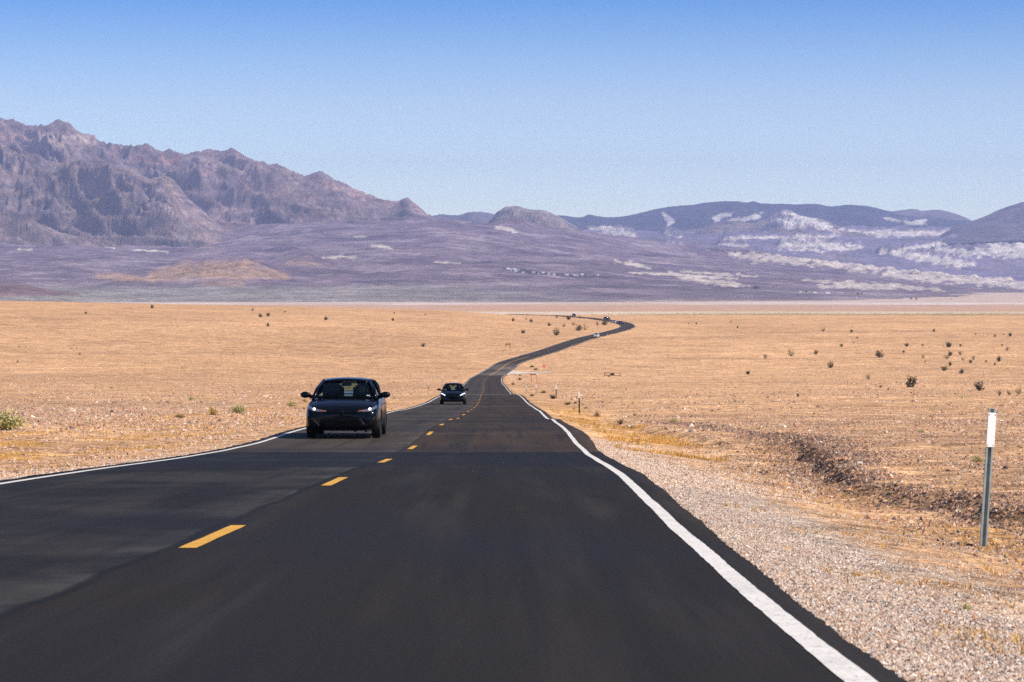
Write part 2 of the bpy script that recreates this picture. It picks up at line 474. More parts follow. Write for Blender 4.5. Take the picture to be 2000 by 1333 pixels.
# ------------------------------------------------------------------ road
def road_material():
    m, t, b = mat('asphalt')
    N = t.nodes; L = t.links
    uv = N.new('ShaderNodeUVMap'); uv.uv_map = 'UVMap'
    s = N.new('ShaderNodeSeparateXYZ'); L.new(uv.outputs[0], s.inputs[0])
    lat, dist = s.outputs['X'], s.outputs['Y']
    def noise(scale, det=5, rough=.6, sx_=1, sy_=1):
        mp = N.new('ShaderNodeMapping'); mp.inputs['Scale'].default_value = (sx_, sy_, 1)
        L.new(uv.outputs[0], mp.inputs[0])
        n = N.new('ShaderNodeTexNoise'); n.inputs['Scale'].default_value = scale
        n.inputs['Detail'].default_value = det; n.inputs['Roughness'].default_value = rough
        L.new(mp.outputs[0], n.inputs['Vector']); return n.outputs[0]
    def rng(src, a, b_, c0=0, c1=1):
        q = N.new('ShaderNodeMapRange'); q.interpolation_type = 'SMOOTHSTEP'
        for i, v_ in zip(('From Min', 'From Max', 'To Min', 'To Max'), (a, b_, c0, c1)):
            q.inputs[i].default_value = v_
        L.new(src, q.inputs['Value']); return q.outputs[0]
    def mth(op, x, y=0):
        q = N.new('ShaderNodeMath'); q.operation = op
        for i, v_ in enumerate((x, y)):
            if isinstance(v_, (int, float)): q.inputs[i].default_value = v_
            else: L.new(v_, q.inputs[i])
        return q.outputs[0]
    def mix(c1, c2, f):
        q = N.new('ShaderNodeMixRGB')
        for i, v_ in enumerate((f, c1, c2)):
            if isinstance(v_, (int, float)): q.inputs[i].default_value = v_
            elif isinstance(v_, tuple): q.inputs[i].default_value = (*v_, 1)
            else: L.new(v_, q.inputs[i])
        return q.outputs[0]
    wob = mth('ADD', lat, mth('MULTIPLY', mth('SUBTRACT', noise(.35), .5), .22))
    NEAR, NEARL = (.0208, .0165, .0118), (.0150, .0140, .0140)
    OLD, OLDF = (.052, .035, .023), (.060, .044, .031)
    isl = rng(wob, -.16, -.10, 1, 0)
    near = mix(NEAR, NEARL, isl)
    old = mix(OLD, OLDF, rng(dist, 90, 420))
    old = mix(old, (.070, .060, .052), mth('MULTIPLY', isl, .55))
    col = mix(near, old, rng(mth('ADD', dist, mth('MULTIPLY', mth('SUBTRACT', noise(1.2), .5), .9)), 49.5, 50.1))
    # dust smears on the worn left lane, strongest along the seam
    du = mth('MULTIPLY', rng(noise(.22, 6, .62, 1.2, 1), .43, .62), isl)
    col = mix(col, (.085, .078, .066), mth('MULTIPLY', du, rng(dist, 40, 60, .30, .2)))
    sd = mth('MULTIPLY', rng(wob, -.95, -.14), isl)
    col = mix(col, (.12, .11, .10), mth('MULTIPLY', mth('MULTIPLY', sd, rng(noise(.5, 6, .65, 1, .6), .40, .62)), .42))
    # wheel tracks
    wt = mth('ABSOLUTE', mth('SUBTRACT', mth('ABSOLUTE', mth('SUBTRACT', mth('ABSOLUTE', lat), 1.75)), .85))
    col = mix(col, (.020, .019, .020), mth('MULTIPLY', rng(wt, .05, .40, 1, 0), mth('MULTIPLY', rng(noise(.3, 3, .5, 1, .15), .35, .65), .5)))
    lg = noise(1.5, 4, .6, 1, .05)
    col = mix(col, (.085, .072, .064), mth('MULTIPLY', rng(lg, .46, .68), .22))
    lg2 = noise(5.0, 4, .65, 1, .02)
    col = mix(col, (.012, .011, .012), mth('MULTIPLY', rng(lg2, .50, .66), .45))
    seam = mth('MULTIPLY', rng(wob, -.19, -.15), rng(wob, -.12, -.08, 1, 0))
    col = mix(col, (.008, .008, .009), mth('MULTIPLY', seam, rng(dist, 25, 95, .75, .2)))
    bl = noise(.09, 4, .55)
    col = mix(col, (.017, .017, .022), mth('MULTIPLY', rng(bl, .46, .62), .55))
    # the darker band right behind the joint at 50 m
    bd = mth('MULTIPLY', rng(dist, 36, 38), rng(dist, 49.3, 49.8, 1, 0))
    col = mix(col, (.012, .013, .019), mth('MULTIPLY', bd, rng(noise(.6, 4, .6, .6, 1.2), .35, .60, .25, .85)))
    # transverse joints, pale with dust
    for dj, wj, st in ((94.5, 1.6, .5), (66.0, .5, .12), (247, 4, .5), (262, 9, .25), (160, 3, .12)):
        k = mth('MULTIPLY', rng(dist, dj - wj, dj - wj * .5), rng(dist, dj + wj * .5, dj + wj, 1, 0))
        k = mth('MULTIPLY', k, rng(lat, -2.5, -.5, .3, 1))
        col = mix(col, (.22, .19, .17), mth('MULTIPLY', k, st))
    # gravel dragged over the pavement at the side track
    k = mth('MULTIPLY', rng(dist, 640, 668), rng(dist, 735, 775, 1, 0))
    k = mth('MULTIPLY', k, rng(mth('ADD', lat, mth('MULTIPLY', noise(.12), 3)), -3, 4.4, .25, 1))
    col = mix(col, (.38, .32, .27), mth('MULTIPLY', k, rng(noise(.08, 5, .7, 1, .35), (.38), .66, .10, .62)))
    # grit
    g = noise(55, 3, .8)
    gr = N.new('ShaderNodeMixRGB'); gr.blend_type = 'MULTIPLY'; gr.inputs[0].default_value = 1
    L.new(col, gr.inputs[1])
    rr = N.new('ShaderNodeValToRGB'); rr.color_ramp.elements[0].position = .3; rr.color_ramp.elements[1].position = .72
    rr.color_ramp.elements[0].color = (.62, .62, .62, 1); rr.color_ramp.elements[1].color = (1.5, 1.46, 1.40, 1)
    L.new(g, rr.inputs[0]); L.new(rr.outputs[0], gr.inputs[2])
    L.new(gr.outputs[0], b.inputs['Base Color'])
    b.inputs['Roughness'].default_value = .82
    b.inputs['Specular IOR Level'].default_value = .14
    bp = N.new('ShaderNodeBump'); bp.inputs['Strength'].default_value = .35; bp.inputs['Distance'].default_value = .006
    L.new(g, bp.inputs['Height']); L.new(bp.outputs[0], b.inputs['Normal'])
    return m

M_ASPH = road_material()
rd = np.concatenate([np.linspace(-40, 6, 24)[:-1], np.geomspace(6, 60, 700)[:-1], np.geomspace(60, 300, 260)[:-1], np.geomspace(300, 2040, 260)])
latn = np.linspace(-1, 1, 13)
er = roff(rd) + shoulder(rd) + .012 * pn(rd * 1.1, 0 * rd, 71) + .014 * pn(rd * 6.0, 0 * rd, 72) + .012 * pn(rd * 17, 0 * rd, 76) + .03 * pn(rd * .2, 0 * rd, 74)
el = 3.98 + .06 * pn(rd * .8, 0 * rd, 73) + .03 * pn(rd * 4.0, 0 * rd, 75)
er = np.where(rd > 600, er + 0 * rd, er)
side_flare = 5.5 * np.exp(-((rd - 690) / 22) ** 2)
cols_ = [-el, -el + .02] + [-el + (er + el) * q for q in np.linspace(.04, .96, 12)] + [er - .02, er]
LA = np.stack(cols_, 1)
DR = np.repeat(rd[:, None], LA.shape[1], 1)
ZR = z0(DR) - .012 * np.abs(LA) * 0
ZR[:, 0] -= .25; ZR[:, -1] -= .25
rv = np.stack([xc(DR) + LA, DR, ZR], -1).reshape(-1, 3)
road = obj('road', mesh_np('road', rv, grid_faces(*LA.shape), True, uv=np.stack([LA, DR], -1).reshape(-1, 2)), M_ASPH, kind='structure')

def worn_paint(name, col, wear=.25):
    m, t, b = mat(name)
    N, L = t.nodes, t.links
    c = N.new('ShaderNodeTexCoord')
    n = N.new('ShaderNodeTexNoise'); n.inputs['Scale'].default_value = 3.0; n.inputs['Detail'].default_value = 8; n.inputs['Roughness'].default_value = .75
    L.new(c.outputs['Object'], n.inputs['Vector'])
    r = N.new('ShaderNodeValToRGB')
    e = r.color_ramp.elements
    e[0].position = .30; e[0].color = (*[v * (1 - wear) for v in col], 1)
    e[1].position = .55; e[1].color = (*col, 1)
    L.new(n.outputs[0], r.inputs[0])
    n2 = N.new('ShaderNodeTexNoise'); n2.inputs['Scale'].default_value = 38; n2.inputs['Detail'].default_value = 5; n2.inputs['Roughness'].default_value = .8
    L.new(c.outputs['Object'], n2.inputs['Vector'])
    r2 = N.new('ShaderNodeValToRGB'); r2.color_ramp.elements[0].position = .36; r2.color_ramp.elements[1].position = .44
    L.new(n2.outputs[0], r2.inputs[0])
    mx_ = N.new('ShaderNodeMixRGB'); mx_.inputs[1].default_value = (.10, .09, .08, 1); L.new(r2.outputs[0], mx_.inputs[0]); L.new(r.outputs[0], mx_.inputs[2])
    L.new(mx_.outputs[0], b.inputs['Base Color'])
    b.inputs['Roughness'].default_value = .7
    return m
M_WHITE = worn_paint('white_road_paint', (.86, .81, .74), .22)
M_YEL = worn_paint('yellow_road_paint', (.78, .40, .035), .25)

def ribbon(name, d_, off, hw, m, lift=.003, **kw):
    d_ = np.asarray(d_, float)
    h = hw * (1 + .10 * pn(d_ * .9, 0 * d_, 81) + .07 * pn(d_ * 4, 0 * d_, 82))
    z = z0(d_) + lift
    a_ = np.stack([xc(d_) + off - h, d_, z], 1); b_ = np.stack([xc(d_) + off + h, d_, z], 1)
    v = np.stack([a_, b_], 1).reshape(-1, 3)
    return obj(name, mesh_np(name, v, grid_faces(len(d_), 2)), m, **kw)
dl_ = np.concatenate([np.linspace(-30, 6, 20)[:-1], rd[(rd > 6) & (rd < 660)]])
ribbon('edge_line', dl_, roff(dl_) + .02 * pn(dl_ * .2, 0 * dl_, 83), .052, M_WHITE, parent=road, label='solid white edge line on the right side of the road')
ribbon('edge_line', dl_, -3.70 + .03 * pn(dl_ * .2, 0 * dl_, 84), .052, M_WHITE, parent=road, label='solid white edge line on the left side of the road')
dl2 = rd[(rd > 742) & (rd < 1330)]
ribbon('edge_line', dl2, 3.62 + 0 * dl2, .06, M_WHITE, parent=road)
dl3 = rd[(rd > 655) & (rd < 1330)]
ribbon('edge_line', dl3, -3.70 + 0 * dl3, .06, M_WHITE, parent=road)
k = 0
for i in range(-2, 52):
    s0 = 15.72 + 12.19 * i
    ribbon('lane_dash', np.linspace(s0, s0 + 3.05, 9), 0.0, .056, M_YEL, parent=road)
ribbon('centre_line', np.linspace(648, 830, 60), 0.0, .09, M_YEL, parent=road)
for i in range(0, 30):
    s0 = 845 + 12.19 * i
    ribbon('lane_dash', np.linspace(s0, s0 + 3.05, 3), 0.0, .06, M_YEL, parent=road)

# pale gravel side track that joins from the right
M_TRACK = simple('pale_gravel', (.66, .56, .46), .95, var=.22, vscale=1.4, bump=.4)
tx = np.linspace(0, 1, 40)
tX = -2.2 + tx * 13
rows_ = []
for x_, q in zip(tX, tx):
    hw = 2.4 + 34 * math.exp(-(x_ + 2.2) / 3.4)
    cd = 686 + 1.5 * math.sin(x_ * .1) + x_ * .18
    for s_ in (-1, -.5, 0, .5, 1):
        d_ = cd + s_ * hw
        rows_.append((x_ + max(0, float(xc(d_)) + 3.9 - x_) , d_, 0))
tv = np.array(rows_)
tv[:, 2] = np.maximum(ground_z(tv[:, 0], tv[:, 1]), z0(tv[:, 1]) - .06 - 50 * (tv[:, 0] > xc(tv[:, 1]) + 6)) + .05
obj('gravel_track', mesh_np('gravel_track', tv, grid_faces(40, 5), True), M_TRACK, kind='structure')

# ------------------------------------------------------------------ stones
# half buried stone: four corners in the soil and an off-centre top
OCT_V = np.array([(.95, .1, -.25), (-.95, -.1, -.25), (-.1, .95, -.25), (.1, -.95, -.25), (0, 0, 1)], float)
OCT_F = np.array([(0, 2, 4), (2, 1, 4), (1, 3, 4), (3, 0, 4)])
M_STONE, _t, _b = mat('desert_stone')
_a = _t.nodes.new('ShaderNodeAttribute'); _a.attribute_name = 'tint'
_t.links.new(_a.outputs['Color'], _b.inputs['Base Color'])
_b.inputs['Roughness'].default_value = .85
_b.inputs['Specular IOR Level'].default_value = .3
PAL = np.array([(.62, .50, .40), (.55, .38, .27), (.45, .30, .21), (.72, .62, .53), (.30, .20, .15), (.16, .12, .11), (.58, .33, .20), (.40, .36, .34), (.78, .70, .62)]) * np.array([1.03, .93, .84])

def stones(name, X, d, size, pw, kind='stuff', flat=.62, tone=(1, 1, 1), **kw):
    n = len(X)
    size = np.minimum(size, np.median(size) * 2.1)
    z = ground_z(X, d)
    v = np.repeat(OCT_V[None], n, 0) * RNG.uniform(.62, 1.25, (n, 5, 1))
    v += RNG.normal(0, .16, v.shape)
    v[:, 4, :2] += RNG.normal(0, .22, (n, 2))
    v[:, :, 2] *= flat
    sc = size[:, None] * RNG.uniform(.7, 1.3, (n, 3))
    v *= sc[:, None, :] * .5
    an = RNG.uniform(0, 2 * np.pi, n); ca, sa = np.cos(an)[:, None], np.sin(an)[:, None]
    x_ = v[:, :, 0] * ca - v[:, :, 1] * sa; y_ = v[:, :, 0] * sa + v[:, :, 1] * ca
    v = np.stack([x_ + X[:, None], y_ + d[:, None], v[:, :, 2] + z[:, None] + size[:, None] * .10], -1)
    f = OCT_F[None] + (np.arange(n) * 5)[:, None, None]
    pw = np.array(pw, float); pw /= pw.sum()
    c = PAL[RNG.choice(len(PAL), n, p=pw)] * np.array(tone) * RNG.uniform(.8, 1.2, (n, 1))
    c = np.repeat(c[:, None], 5, 1).reshape(-1, 3)
    return obj(name, mesh_np(name, v.reshape(-1, 3), f.reshape(-1, 3), False, c), M_STONE, kind=kind, **kw)

def samp(n, d0, d1, u0, u1, cond, p=1.0):
    """points spread over the strip d0..d1 with bearings u0..u1 (tan)"""
    q = RNG.uniform(0, 1, n * 4)
    d = (d0 ** (1 - p) + q * (d1 ** (1 - p) - d0 ** (1 - p))) ** (1 / (1 - p)) if p != 1 else d0 * (d1 / d0) ** q
    X = RNG.uniform(u0, u1, n * 4) * d
    k = cond(X, d)
    return X[k][:n], d[k][:n]

rsf = lambda X, d: X - xc(d) - (roff(d) + shoulder(d))
lsf = lambda X, d: -(X - xc(d)) - 4.0
X, d = samp(105000, 6.5, 30, .0, .215, lambda X, d: (rsf(X, d) > -.03 + .07 * RNG.normal(size=len(X))) & (RNG.uniform(size=len(X)) < 1 - .88 * ss(rsf(X, d) + .5 * fbm(X * .8, d * .4, 3, 61), .3, 1.4)), 0.6)
stones('roadside_gravel', X, d, RNG.lognormal(math.log(.0145), .42, len(X)), [5, 3.2, 2, 4, 1.2, .9, 1.2, 2.6, 2.4], tone=(.93, .99, 1.06), label='pale crushed gravel along the right pavement edge', cat='gravel')
X, d = samp(42000, 30, 64, .0, .12, lambda X, d: (rsf(X, d) > -.03) & (rsf(X, d) < 3.8) & (RNG.uniform(size=len(X)) < 1 - .85 * ss(rsf(X, d), .5, 2)), 0.6)
X2, d2 = samp(9000, 24, 70, -.215, 0, lambda X, d: (lsf(X, d) > -.03) & (lsf(X, d) < 2.2), 0.8)
X, d = np.concatenate([X, X2]), np.concatenate([d, d2])
stones('verge_gravel', X, d, RNG.lognormal(math.log(.027), .38, len(X)), [5, 3.2, 2, 4, .9, .5, 1.2, 2.2, 2.4], tone=(1.06, 1.09, 1.12), label='pale gravel strip further along both pavement edges', cat='gravel')
X, d = samp(40000, 13, 200, .05, .215, lambda X, d: (rsf(X, d) > 2.2) & (RNG.uniform(size=len(X)) < (.25 + .75 * ss(fbm(X * .35, d * .35, 3, 91), -.3, .3)) * (1 - ss(d, 70, 200))), .35)
stones('field_stones', X, d, RNG.lognormal(math.log(.036), .45, len(X)) * (.7 + d / 150), [2, 3.5, 4.6, .5, 3, 1.8, 2.0, .8, .25], label='scattered brown stones over the plain right of the road', cat='stones')
X, d = samp(32000, 28, 240, -.215, -.01, lambda X, d: (lsf(X, d) > .8) & (RNG.uniform(size=len(X)) < (.3 + .7 * ss(fbm(X * .25, d * .25, 3, 92), -.3, .3)) * (1 - ss(d, 80, 240))), .35)
stones('field_stones', X, d, RNG.lognormal(math.log(.040), .42, len(X)) * (.7 + d / 150), [3, 3.8, 3.4, 1.0, 1.8, .9, 2.2, .5, .5], label='scattered light stones over the plain left of the road', cat='stones')
X, d = samp(52000, 75, 1150, -.215, .215, lambda X, d: ((rsf(X, d) > 3) | (lsf(X, d) > 3)) & (RNG.uniform(size=len(X)) < ss(fbm(X * .02, d * .06, 4, 93), -.35, .3)), .5)
stones('distant_stones', X, d, RNG.lognormal(math.log(.11), .4, len(X)) * (.6 + d / 350), [2.4, 3.4, 3.6, 1, 2.4, .6, 1.6, .2, .5], label='sparse dark stones across the middle of the plain', cat='stones')
# dark stones of the cut bank
dd_ = RNG.uniform(20, 112, 34000)
xb = bankx(dd_) + .3 + .35 * pn(dd_ * .35, 0 * dd_, 5) + RNG.normal(0, 1, len(dd_)) * (.26 + .3 * ss(dd_, 40, 48) * (1 - ss(dd_, 68, 76)))
kk = (RNG.uniform(size=len(dd_)) < np.clip(34 / dd_, .2, 1) * bank_on(dd_)) & (xb / dd_ < .215)
xb, dd_ = xb[kk], dd_[kk]
stones('bank_rubble', xb, dd_, RNG.lognormal(math.log(.046), .38, len(xb)) * (.8 + dd_ / 120), [.5, 1.4, 3.0, .15, 7, 7, 1.4, .6, .05], label='dark rubble of the washed out bank right of the road', cat='rubble')

# ------------------------------------------------------------------ far terrain
BASE_R = np.array([.255, .185, .165])
def band_row(pts):
    return curve([p[0] for p in pts], [p[1] for p in pts])
C1 = band_row([(-700, 462), (0, 455), (180, 458), (350, 460), (430, 452), (560, 440), (700, 436), (850, 432), (950, 436), (1050, 441), (1150, 452), (1300, 478), (1500, 506), (1750, 535), (2000, 560), (2600, 566), (3000, 566)])
D1 = 11000.0
def fan_z(X, d):
    xi = 1000 + X / d * FP
    zc = (HOR - C1(xi)) / FP * D1
    t = np.clip((d - 4700) / (D1 - 4700), 0, 1)
    z = -77 + (zc + 77) * t ** 1.3
    z = z - 0.05 * np.clip(d - D1, 0, 2500)
    rg = ridged(X / 900 + d / 4000, d / 1500, 5, 101) - .4
    z = z + rg * 26 * ss(d, 5600, 9000) * (1 - .5 * ss(xi, 1250, 1500))
    z = z + (ridged(X / 260, d / 520, 5, 103) - .4) * 9 * ss(d, 5200, 7000)
    # low ochre hill and the eroded cream rim of the right
    hill = np.exp(-((xi - 430) / 120) ** 2 - ((d - 6500) / 420) ** 2) * (32 + 34 * ridged(X / 160, d / 160, 5, 105))
    hill2 = np.exp(-((xi - 250) / 60) ** 2 - ((d - 6050) / 200) ** 2) * 18
    hill3 = np.exp(-((xi - 590) / 45) ** 2 - ((d - 7350) / 250) ** 2) * 34
    hill4 = np.exp(-((xi - 20) / 130) ** 2 - ((d - 5250) / 220) ** 2) * 26
    rim = ss(xi, 1250, 1420) * np.exp(-((d - 10600) / 500) ** 2) * (6 + 34 * ridged(X / 130, d / 260, 5, 107))
    return z + hill + hill2 + hill3 + hill4 + rim

def polydist(xi, yi, pts):
    best = np.full(xi.shape, 1e9); 
    for (x0, y0, w0), (x1, y1, w1) in zip(pts[:-1], pts[1:]):
        dx, dy = x1 - x0, y1 - y0
        t = np.clip(((xi - x0) * dx + (yi - y0) * dy) / (dx * dx + dy * dy), 0, 1)
        q = np.hypot(xi - x0 - t * dx, (yi - y0 - t * dy)) / (w0 + t * (w1 - w0))
        best = np.minimum(best, q)
    return best

# veins of pale sediment, as (photo x, photo y, half width) strokes on the terrain they lie on
FAN_WHITE = [
    [(1425, 497, 3), (1480, 503, 8), (1560, 508, 9), (1640, 518, 6)],
    [(1590, 511, 6), (1700, 519, 9), (1800, 528, 11), (1900, 542, 10), (2000, 552, 10), (2200, 560, 12)],
    [(1730, 535, 7), (1800, 541, 8), (1900, 549, 7), (2000, 557, 6)],
    [(1305, 533, 3), (1360, 547, 5), (1420, 555, 5), (1462, 559, 2)],
    [(1330, 531, 2), (1395, 535, 2.5), (1430, 538, 2)], [(1440, 536, 2), (1480, 542, 2.5)],
    [(1570, 547, 2), (1680, 556, 4), (1760, 560, 4), (1845, 569, 2)], [(1600, 560, 3), (1640, 559, 4), (1750, 564, 3)],
    [(1205, 512, 3), (1240, 518, 4), (1268, 523, 2)], [(1230, 533, 2), (1310, 536, 2.5), (1440, 545, 2)],
    [(1660, 528, 3), (1690, 530, 4)], [(630, 504, 2), (660, 501, 3), (695, 504, 2)], [(262, 489, 1), (300, 490, 1.8), (330, 493, 1)],
    [(205, 483, 1.5), (222, 484, 2.5)], [(35, 487, 2), (60, 488, 2)], [(725, 480, 2), (760, 484, 3)], [(850, 512, 1.5), (900, 515, 1.5)], [(695, 462, 1.5), (715, 463, 1.5)],
    [(970, 445, 3), (1010, 452, 4)]]
def fan_color(X, d, z):
    xi = 1000 + X / d * FP; yi = row_of(d, z)
    n = fbm(X / 240, d / 420, 5, 111)
    c = np.broadcast_to(np.array([.285, .215, .28]), X.shape + (3,)).copy()  # purple base and mixes below carry a painted haze tint
    c = mixc(c, [.43, .34, .39], ss(n, -.05, .5) * .8)
    c = mixc(c, [.15, .11, .17], ss(fbm(X / 350, d / 420, 6, 112, .6), .0, .35) * .8)
    # light washes
    ws = ridged(X / 520 + d / 1500, d / 900, 6, 113, .62)
    c = mixc(c, [.56, .46, .52], ss(ws, .45, .75) * .6)
    # grey green flat in front on the left
    gl = ss(yi + 10 * n, 1 * (548 + 0 * xi), 572) * (1 - ss(xi, 700, 1250) * .85)
    c = mixc(c, [.48, .45, .40], gl * .85)
    k5 = ss(yi + 6 * n, 583, 589)
    c = mixc(c, [.55, .47, .43], k5 * .7)
    c = mixc(c, [.30, .20, .20], (1 - polydist(xi, yi, [(-100, 560, 20), (30, 566, 16), (90, 572, 8), (150, 575, 2)])) * 3 * (1) )
    # ochre hills
    for pts, s_ in (([(300, 540, 10), (360, 530, 16), (470, 530, 16), (560, 540, 6)], 1), ([(190, 540, 5), (230, 541, 7), (300, 548, 4)], 1), ([(560, 514, 3), (590, 513, 6), (625, 518, 3)], .7), ([(400, 553, 6), (470, 556, 6)], .6), ([(440, 518, 3), (500, 515, 6)], .7)):
        q = polydist(xi, yi, pts) + fbm(X / 90, d / 90, 4, 115) * .9
        c = mixc(c, [.60, .40, .29], (1 - ss(q, .7, 1.4)) * .95 * s_)
    for pts in FAN_WHITE:
        q = polydist(xi, yi, pts) + fbm(xi / 17, yi / 7, 5, 116, .6) * 2.4 + .1
        c = mixc(c, [.88, .78, .68], (1 - ss(q, .75, 1.4)) * .92)
    # scattered pale flecks
    fl = fbm(X / 110, d / 260, 5, 117)
    c = mixc(c, [.55, .45, .38], ss(fl, .33, .5) * .6)
    return c

def layer(name, cols, drow_, zf, cf, m=M_FAR, **kw):
    DD, XI = np.meshgrid(drow_, cols, indexing='ij')
    X = (XI - 1000) / FP * DD
    Z = zf(X, DD)
    C = cf(X, DD, Z)
    v = np.stack([X, DD, Z], -1).reshape(-1, 3)
    return obj(name, mesh_np(name, v, grid_faces(*DD.shape), True, C.reshape(-1, 3)), m, kind='structure', **kw)

layer('alluvial_fan', np.linspace(-900, 2900, 800), np.concatenate([np.linspace(4700, 11200, 215), np.linspace(11260, 12500, 10)]), fan_z, fan_color)

def range_layer(name, xs, crest, d_c, d_f, foot, cf, n_c, n_r, amp=.16, spur=900, skew=.6, jag=6, seed=200, back=1200, prof=1.25, small=1.0, onfan=False):
    """mountain: height climbs from the foot row to the crest row, cut by ridged spurs running down towards the viewer"""
    cr_, ft = band_row(crest), band_row(foot)
    def zf(X, d):
        xi = 1000 + X / d * FP
        zc = (HOR - cr_(xi)) / FP * d_c
        zf_ = (HOR - ft(xi)) / FP * d_f - 25
        if onfan: zf_ = fan_z(X * d_f / d, d_f + 0 * d) - 35
        H = np.maximum(zc - zf_, 5)
        t = np.clip((d - d_f) / (d_c - d_f), 0, 1)
        b_ = np.clip((d - d_c) / back, 0, 1)
        wx = X + skew * d + 260 * fbm(X / 1500, d / 1500, 3, seed + 5)
        wy = d + 260 * fbm(X / 1500 + 9, d / 1500, 3, seed + 6)
        r1 = ridged(wx / (spur * .8), wy / (spur * 2.2), 6, seed, .5)
        r2 = ridged(wx / (spur * .27), wy / (spur * .7), 5, seed + 3, .5)
        r3 = ridged(wx / (spur * .085) + 7, wy / (spur * .2), 5, seed + 8, .62)
        env = np.sin(np.pi * np.clip(t, 0, 1) ** .9) ** .8
        z = zf_ + H * t ** prof + env * H * amp * ((r1 - .42) * 2.5 + (r2 - .4) * 1.0 * small + (r3 - .4) * .34 * small)
        z = z + np.clip(t * 4 - 3, 0, 1) * ((r2 - .45) + (r3 - .4) * .7) * jag * (1 - b_)
        z = z - b_ * H * .5
        return z
    layer(name, np.linspace(xs[0], xs[1], n_c), np.concatenate([np.linspace(d_f - 150, d_c + 60, n_r), np.linspace(d_c + 120, d_c + back, 8)]), zf, cf)
    return zf

def rock_color(seed, base=(.27, .20, .17), pink=(.42, .27, .22), dark=(.15, .12, .12), cream=(.60, .50, .40), pinkk=.6, creamk=.8, strata=None):
    def f(X, d, z):
        xi = 1000 + X / d * FP; yi = row_of(d, z)
        c = np.broadcast_to(np.array(base), X.shape + (3,)).copy()
        n = fbm(X / 700, z / 160 + d / 2500, 5, seed)
        c = mixc(c, pink, ss(n, .0, .45) * pinkk)
        c = mixc(c, dark, ss(fbm(X / 300 + z / 200, z / 70 + d / 1200, 6, seed + 1, .65), .0, .28) * .75)
        s_ = fbm(X / 900, z / 20 + X / 500, 5, seed + 2, .6)
        c = mixc(c, np.array(base) * 1.5, ss(s_, .0, .3) * .7)
        c = mixc(c, cream, ss(fbm(X / 260, z / 45, 5, seed + 3), .36, .56) * creamk)
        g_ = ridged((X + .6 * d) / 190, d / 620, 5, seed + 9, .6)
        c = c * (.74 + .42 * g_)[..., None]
        if strata:
            for pts, cc, k_ in strata:
                q = polydist(xi, yi, pts) + fbm(X / 90, z / 40, 5, seed + 4) * 2.2
                c = mixc(c, cc, (1 - ss(q, .6, 1.2)) * k_)
        return c
    return f

CREST_BACK = [(-900, 150), (-300, 222), (0, 233), (40, 241), (80, 242), (125, 241), (160, 259), (200, 274), (240, 281), (290, 287), (340, 296), (375, 297), (400, 296), (430, 297), (455, 291), (475, 298), (520, 314), (545, 318), (570, 330), (600, 341), (620, 341), (650, 354), (690, 372), (730, 385), (760, 396), (780, 396), (795, 388), (812, 402), (830, 415), (850, 430), (880, 446), (960, 470)]
cb = rock_color(300, base=(.33, .245, .255), pink=(.64, .41, .34), dark=(.11, .10, .16), strata=[  # bluish base and dark tones: rock with haze tint painted in
    ([(0, 262, 7), (80, 275, 8), (130, 280, 8), (180, 286, 5)], (.55, .44, .38), .6), ([(80, 262, 4), (150, 270, 4), (185, 280, 3)], (.66, .56, .48), .7),
    ([(10, 270, 6), (50, 268, 5)], (.50, .26, .24), .6), ([(265, 310, 6), (300, 316, 8), (345, 312, 6)], (.46, .25, .22), .7),
    ([(360, 310, 4), (420, 318, 6), (460, 330, 5)], (.52, .42, .36), .7), ([(480, 368, 8), (560, 378, 10), (620, 398, 8)], (.42, .28, .25), .6), ([(0, 290, 8), (60, 300, 10)], (.17, .10, .13), .7)])
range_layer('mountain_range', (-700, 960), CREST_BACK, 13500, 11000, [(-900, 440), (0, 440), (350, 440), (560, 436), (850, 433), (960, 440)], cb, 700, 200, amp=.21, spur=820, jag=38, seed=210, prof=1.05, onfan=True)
CREST_FRONT = [(-900, 300), (-300, 292), (0, 291), (40, 296), (80, 306), (115, 322), (140, 322), (180, 316), (212, 312), (250, 322), (280, 340), (305, 346), (330, 344), (346, 358), (360, 380), (385, 402), (420, 432), (470, 458), (560, 480)]
cf_ = rock_color(320, base=(.31, .24, .245), pink=(.64, .43, .32), dark=(.11, .105, .16), creamk=.35, strata=[  # front range, same haze tint put into the rock tones
    ([(130, 322, 8), (165, 360, 12), (200, 400, 10)], (.48, .34, .27), .7), ([(320, 345, 6), (340, 375, 8)], (.50, .38, .30), .7), ([(60, 430, 4), (110, 450, 4)], (.44, .30, .25), .6)])
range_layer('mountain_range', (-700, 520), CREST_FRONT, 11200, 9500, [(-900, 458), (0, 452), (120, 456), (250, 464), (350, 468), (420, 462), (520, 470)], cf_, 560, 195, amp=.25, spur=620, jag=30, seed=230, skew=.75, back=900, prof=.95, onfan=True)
# brown foothills on top of the fan, left of centre
ch = rock_color(340, base=(.29, .205, .22), pink=(.46, .32, .29), dark=(.19, .14, .17), creamk=.5)
range_layer('foothills', (600, 1320), [(560, 462), (700, 452), (780, 445), (850, 432), (900, 431), (945, 438), (985, 428), (1010, 427), (1050, 438), (1100, 448), (1200, 460), (1330, 486)], 12300, 10900, [(560, 470), (850, 462), (1000, 462), (1320, 492)], ch, 260, 60, amp=.22, spur=420, jag=8, seed=250, back=700, onfan=True)
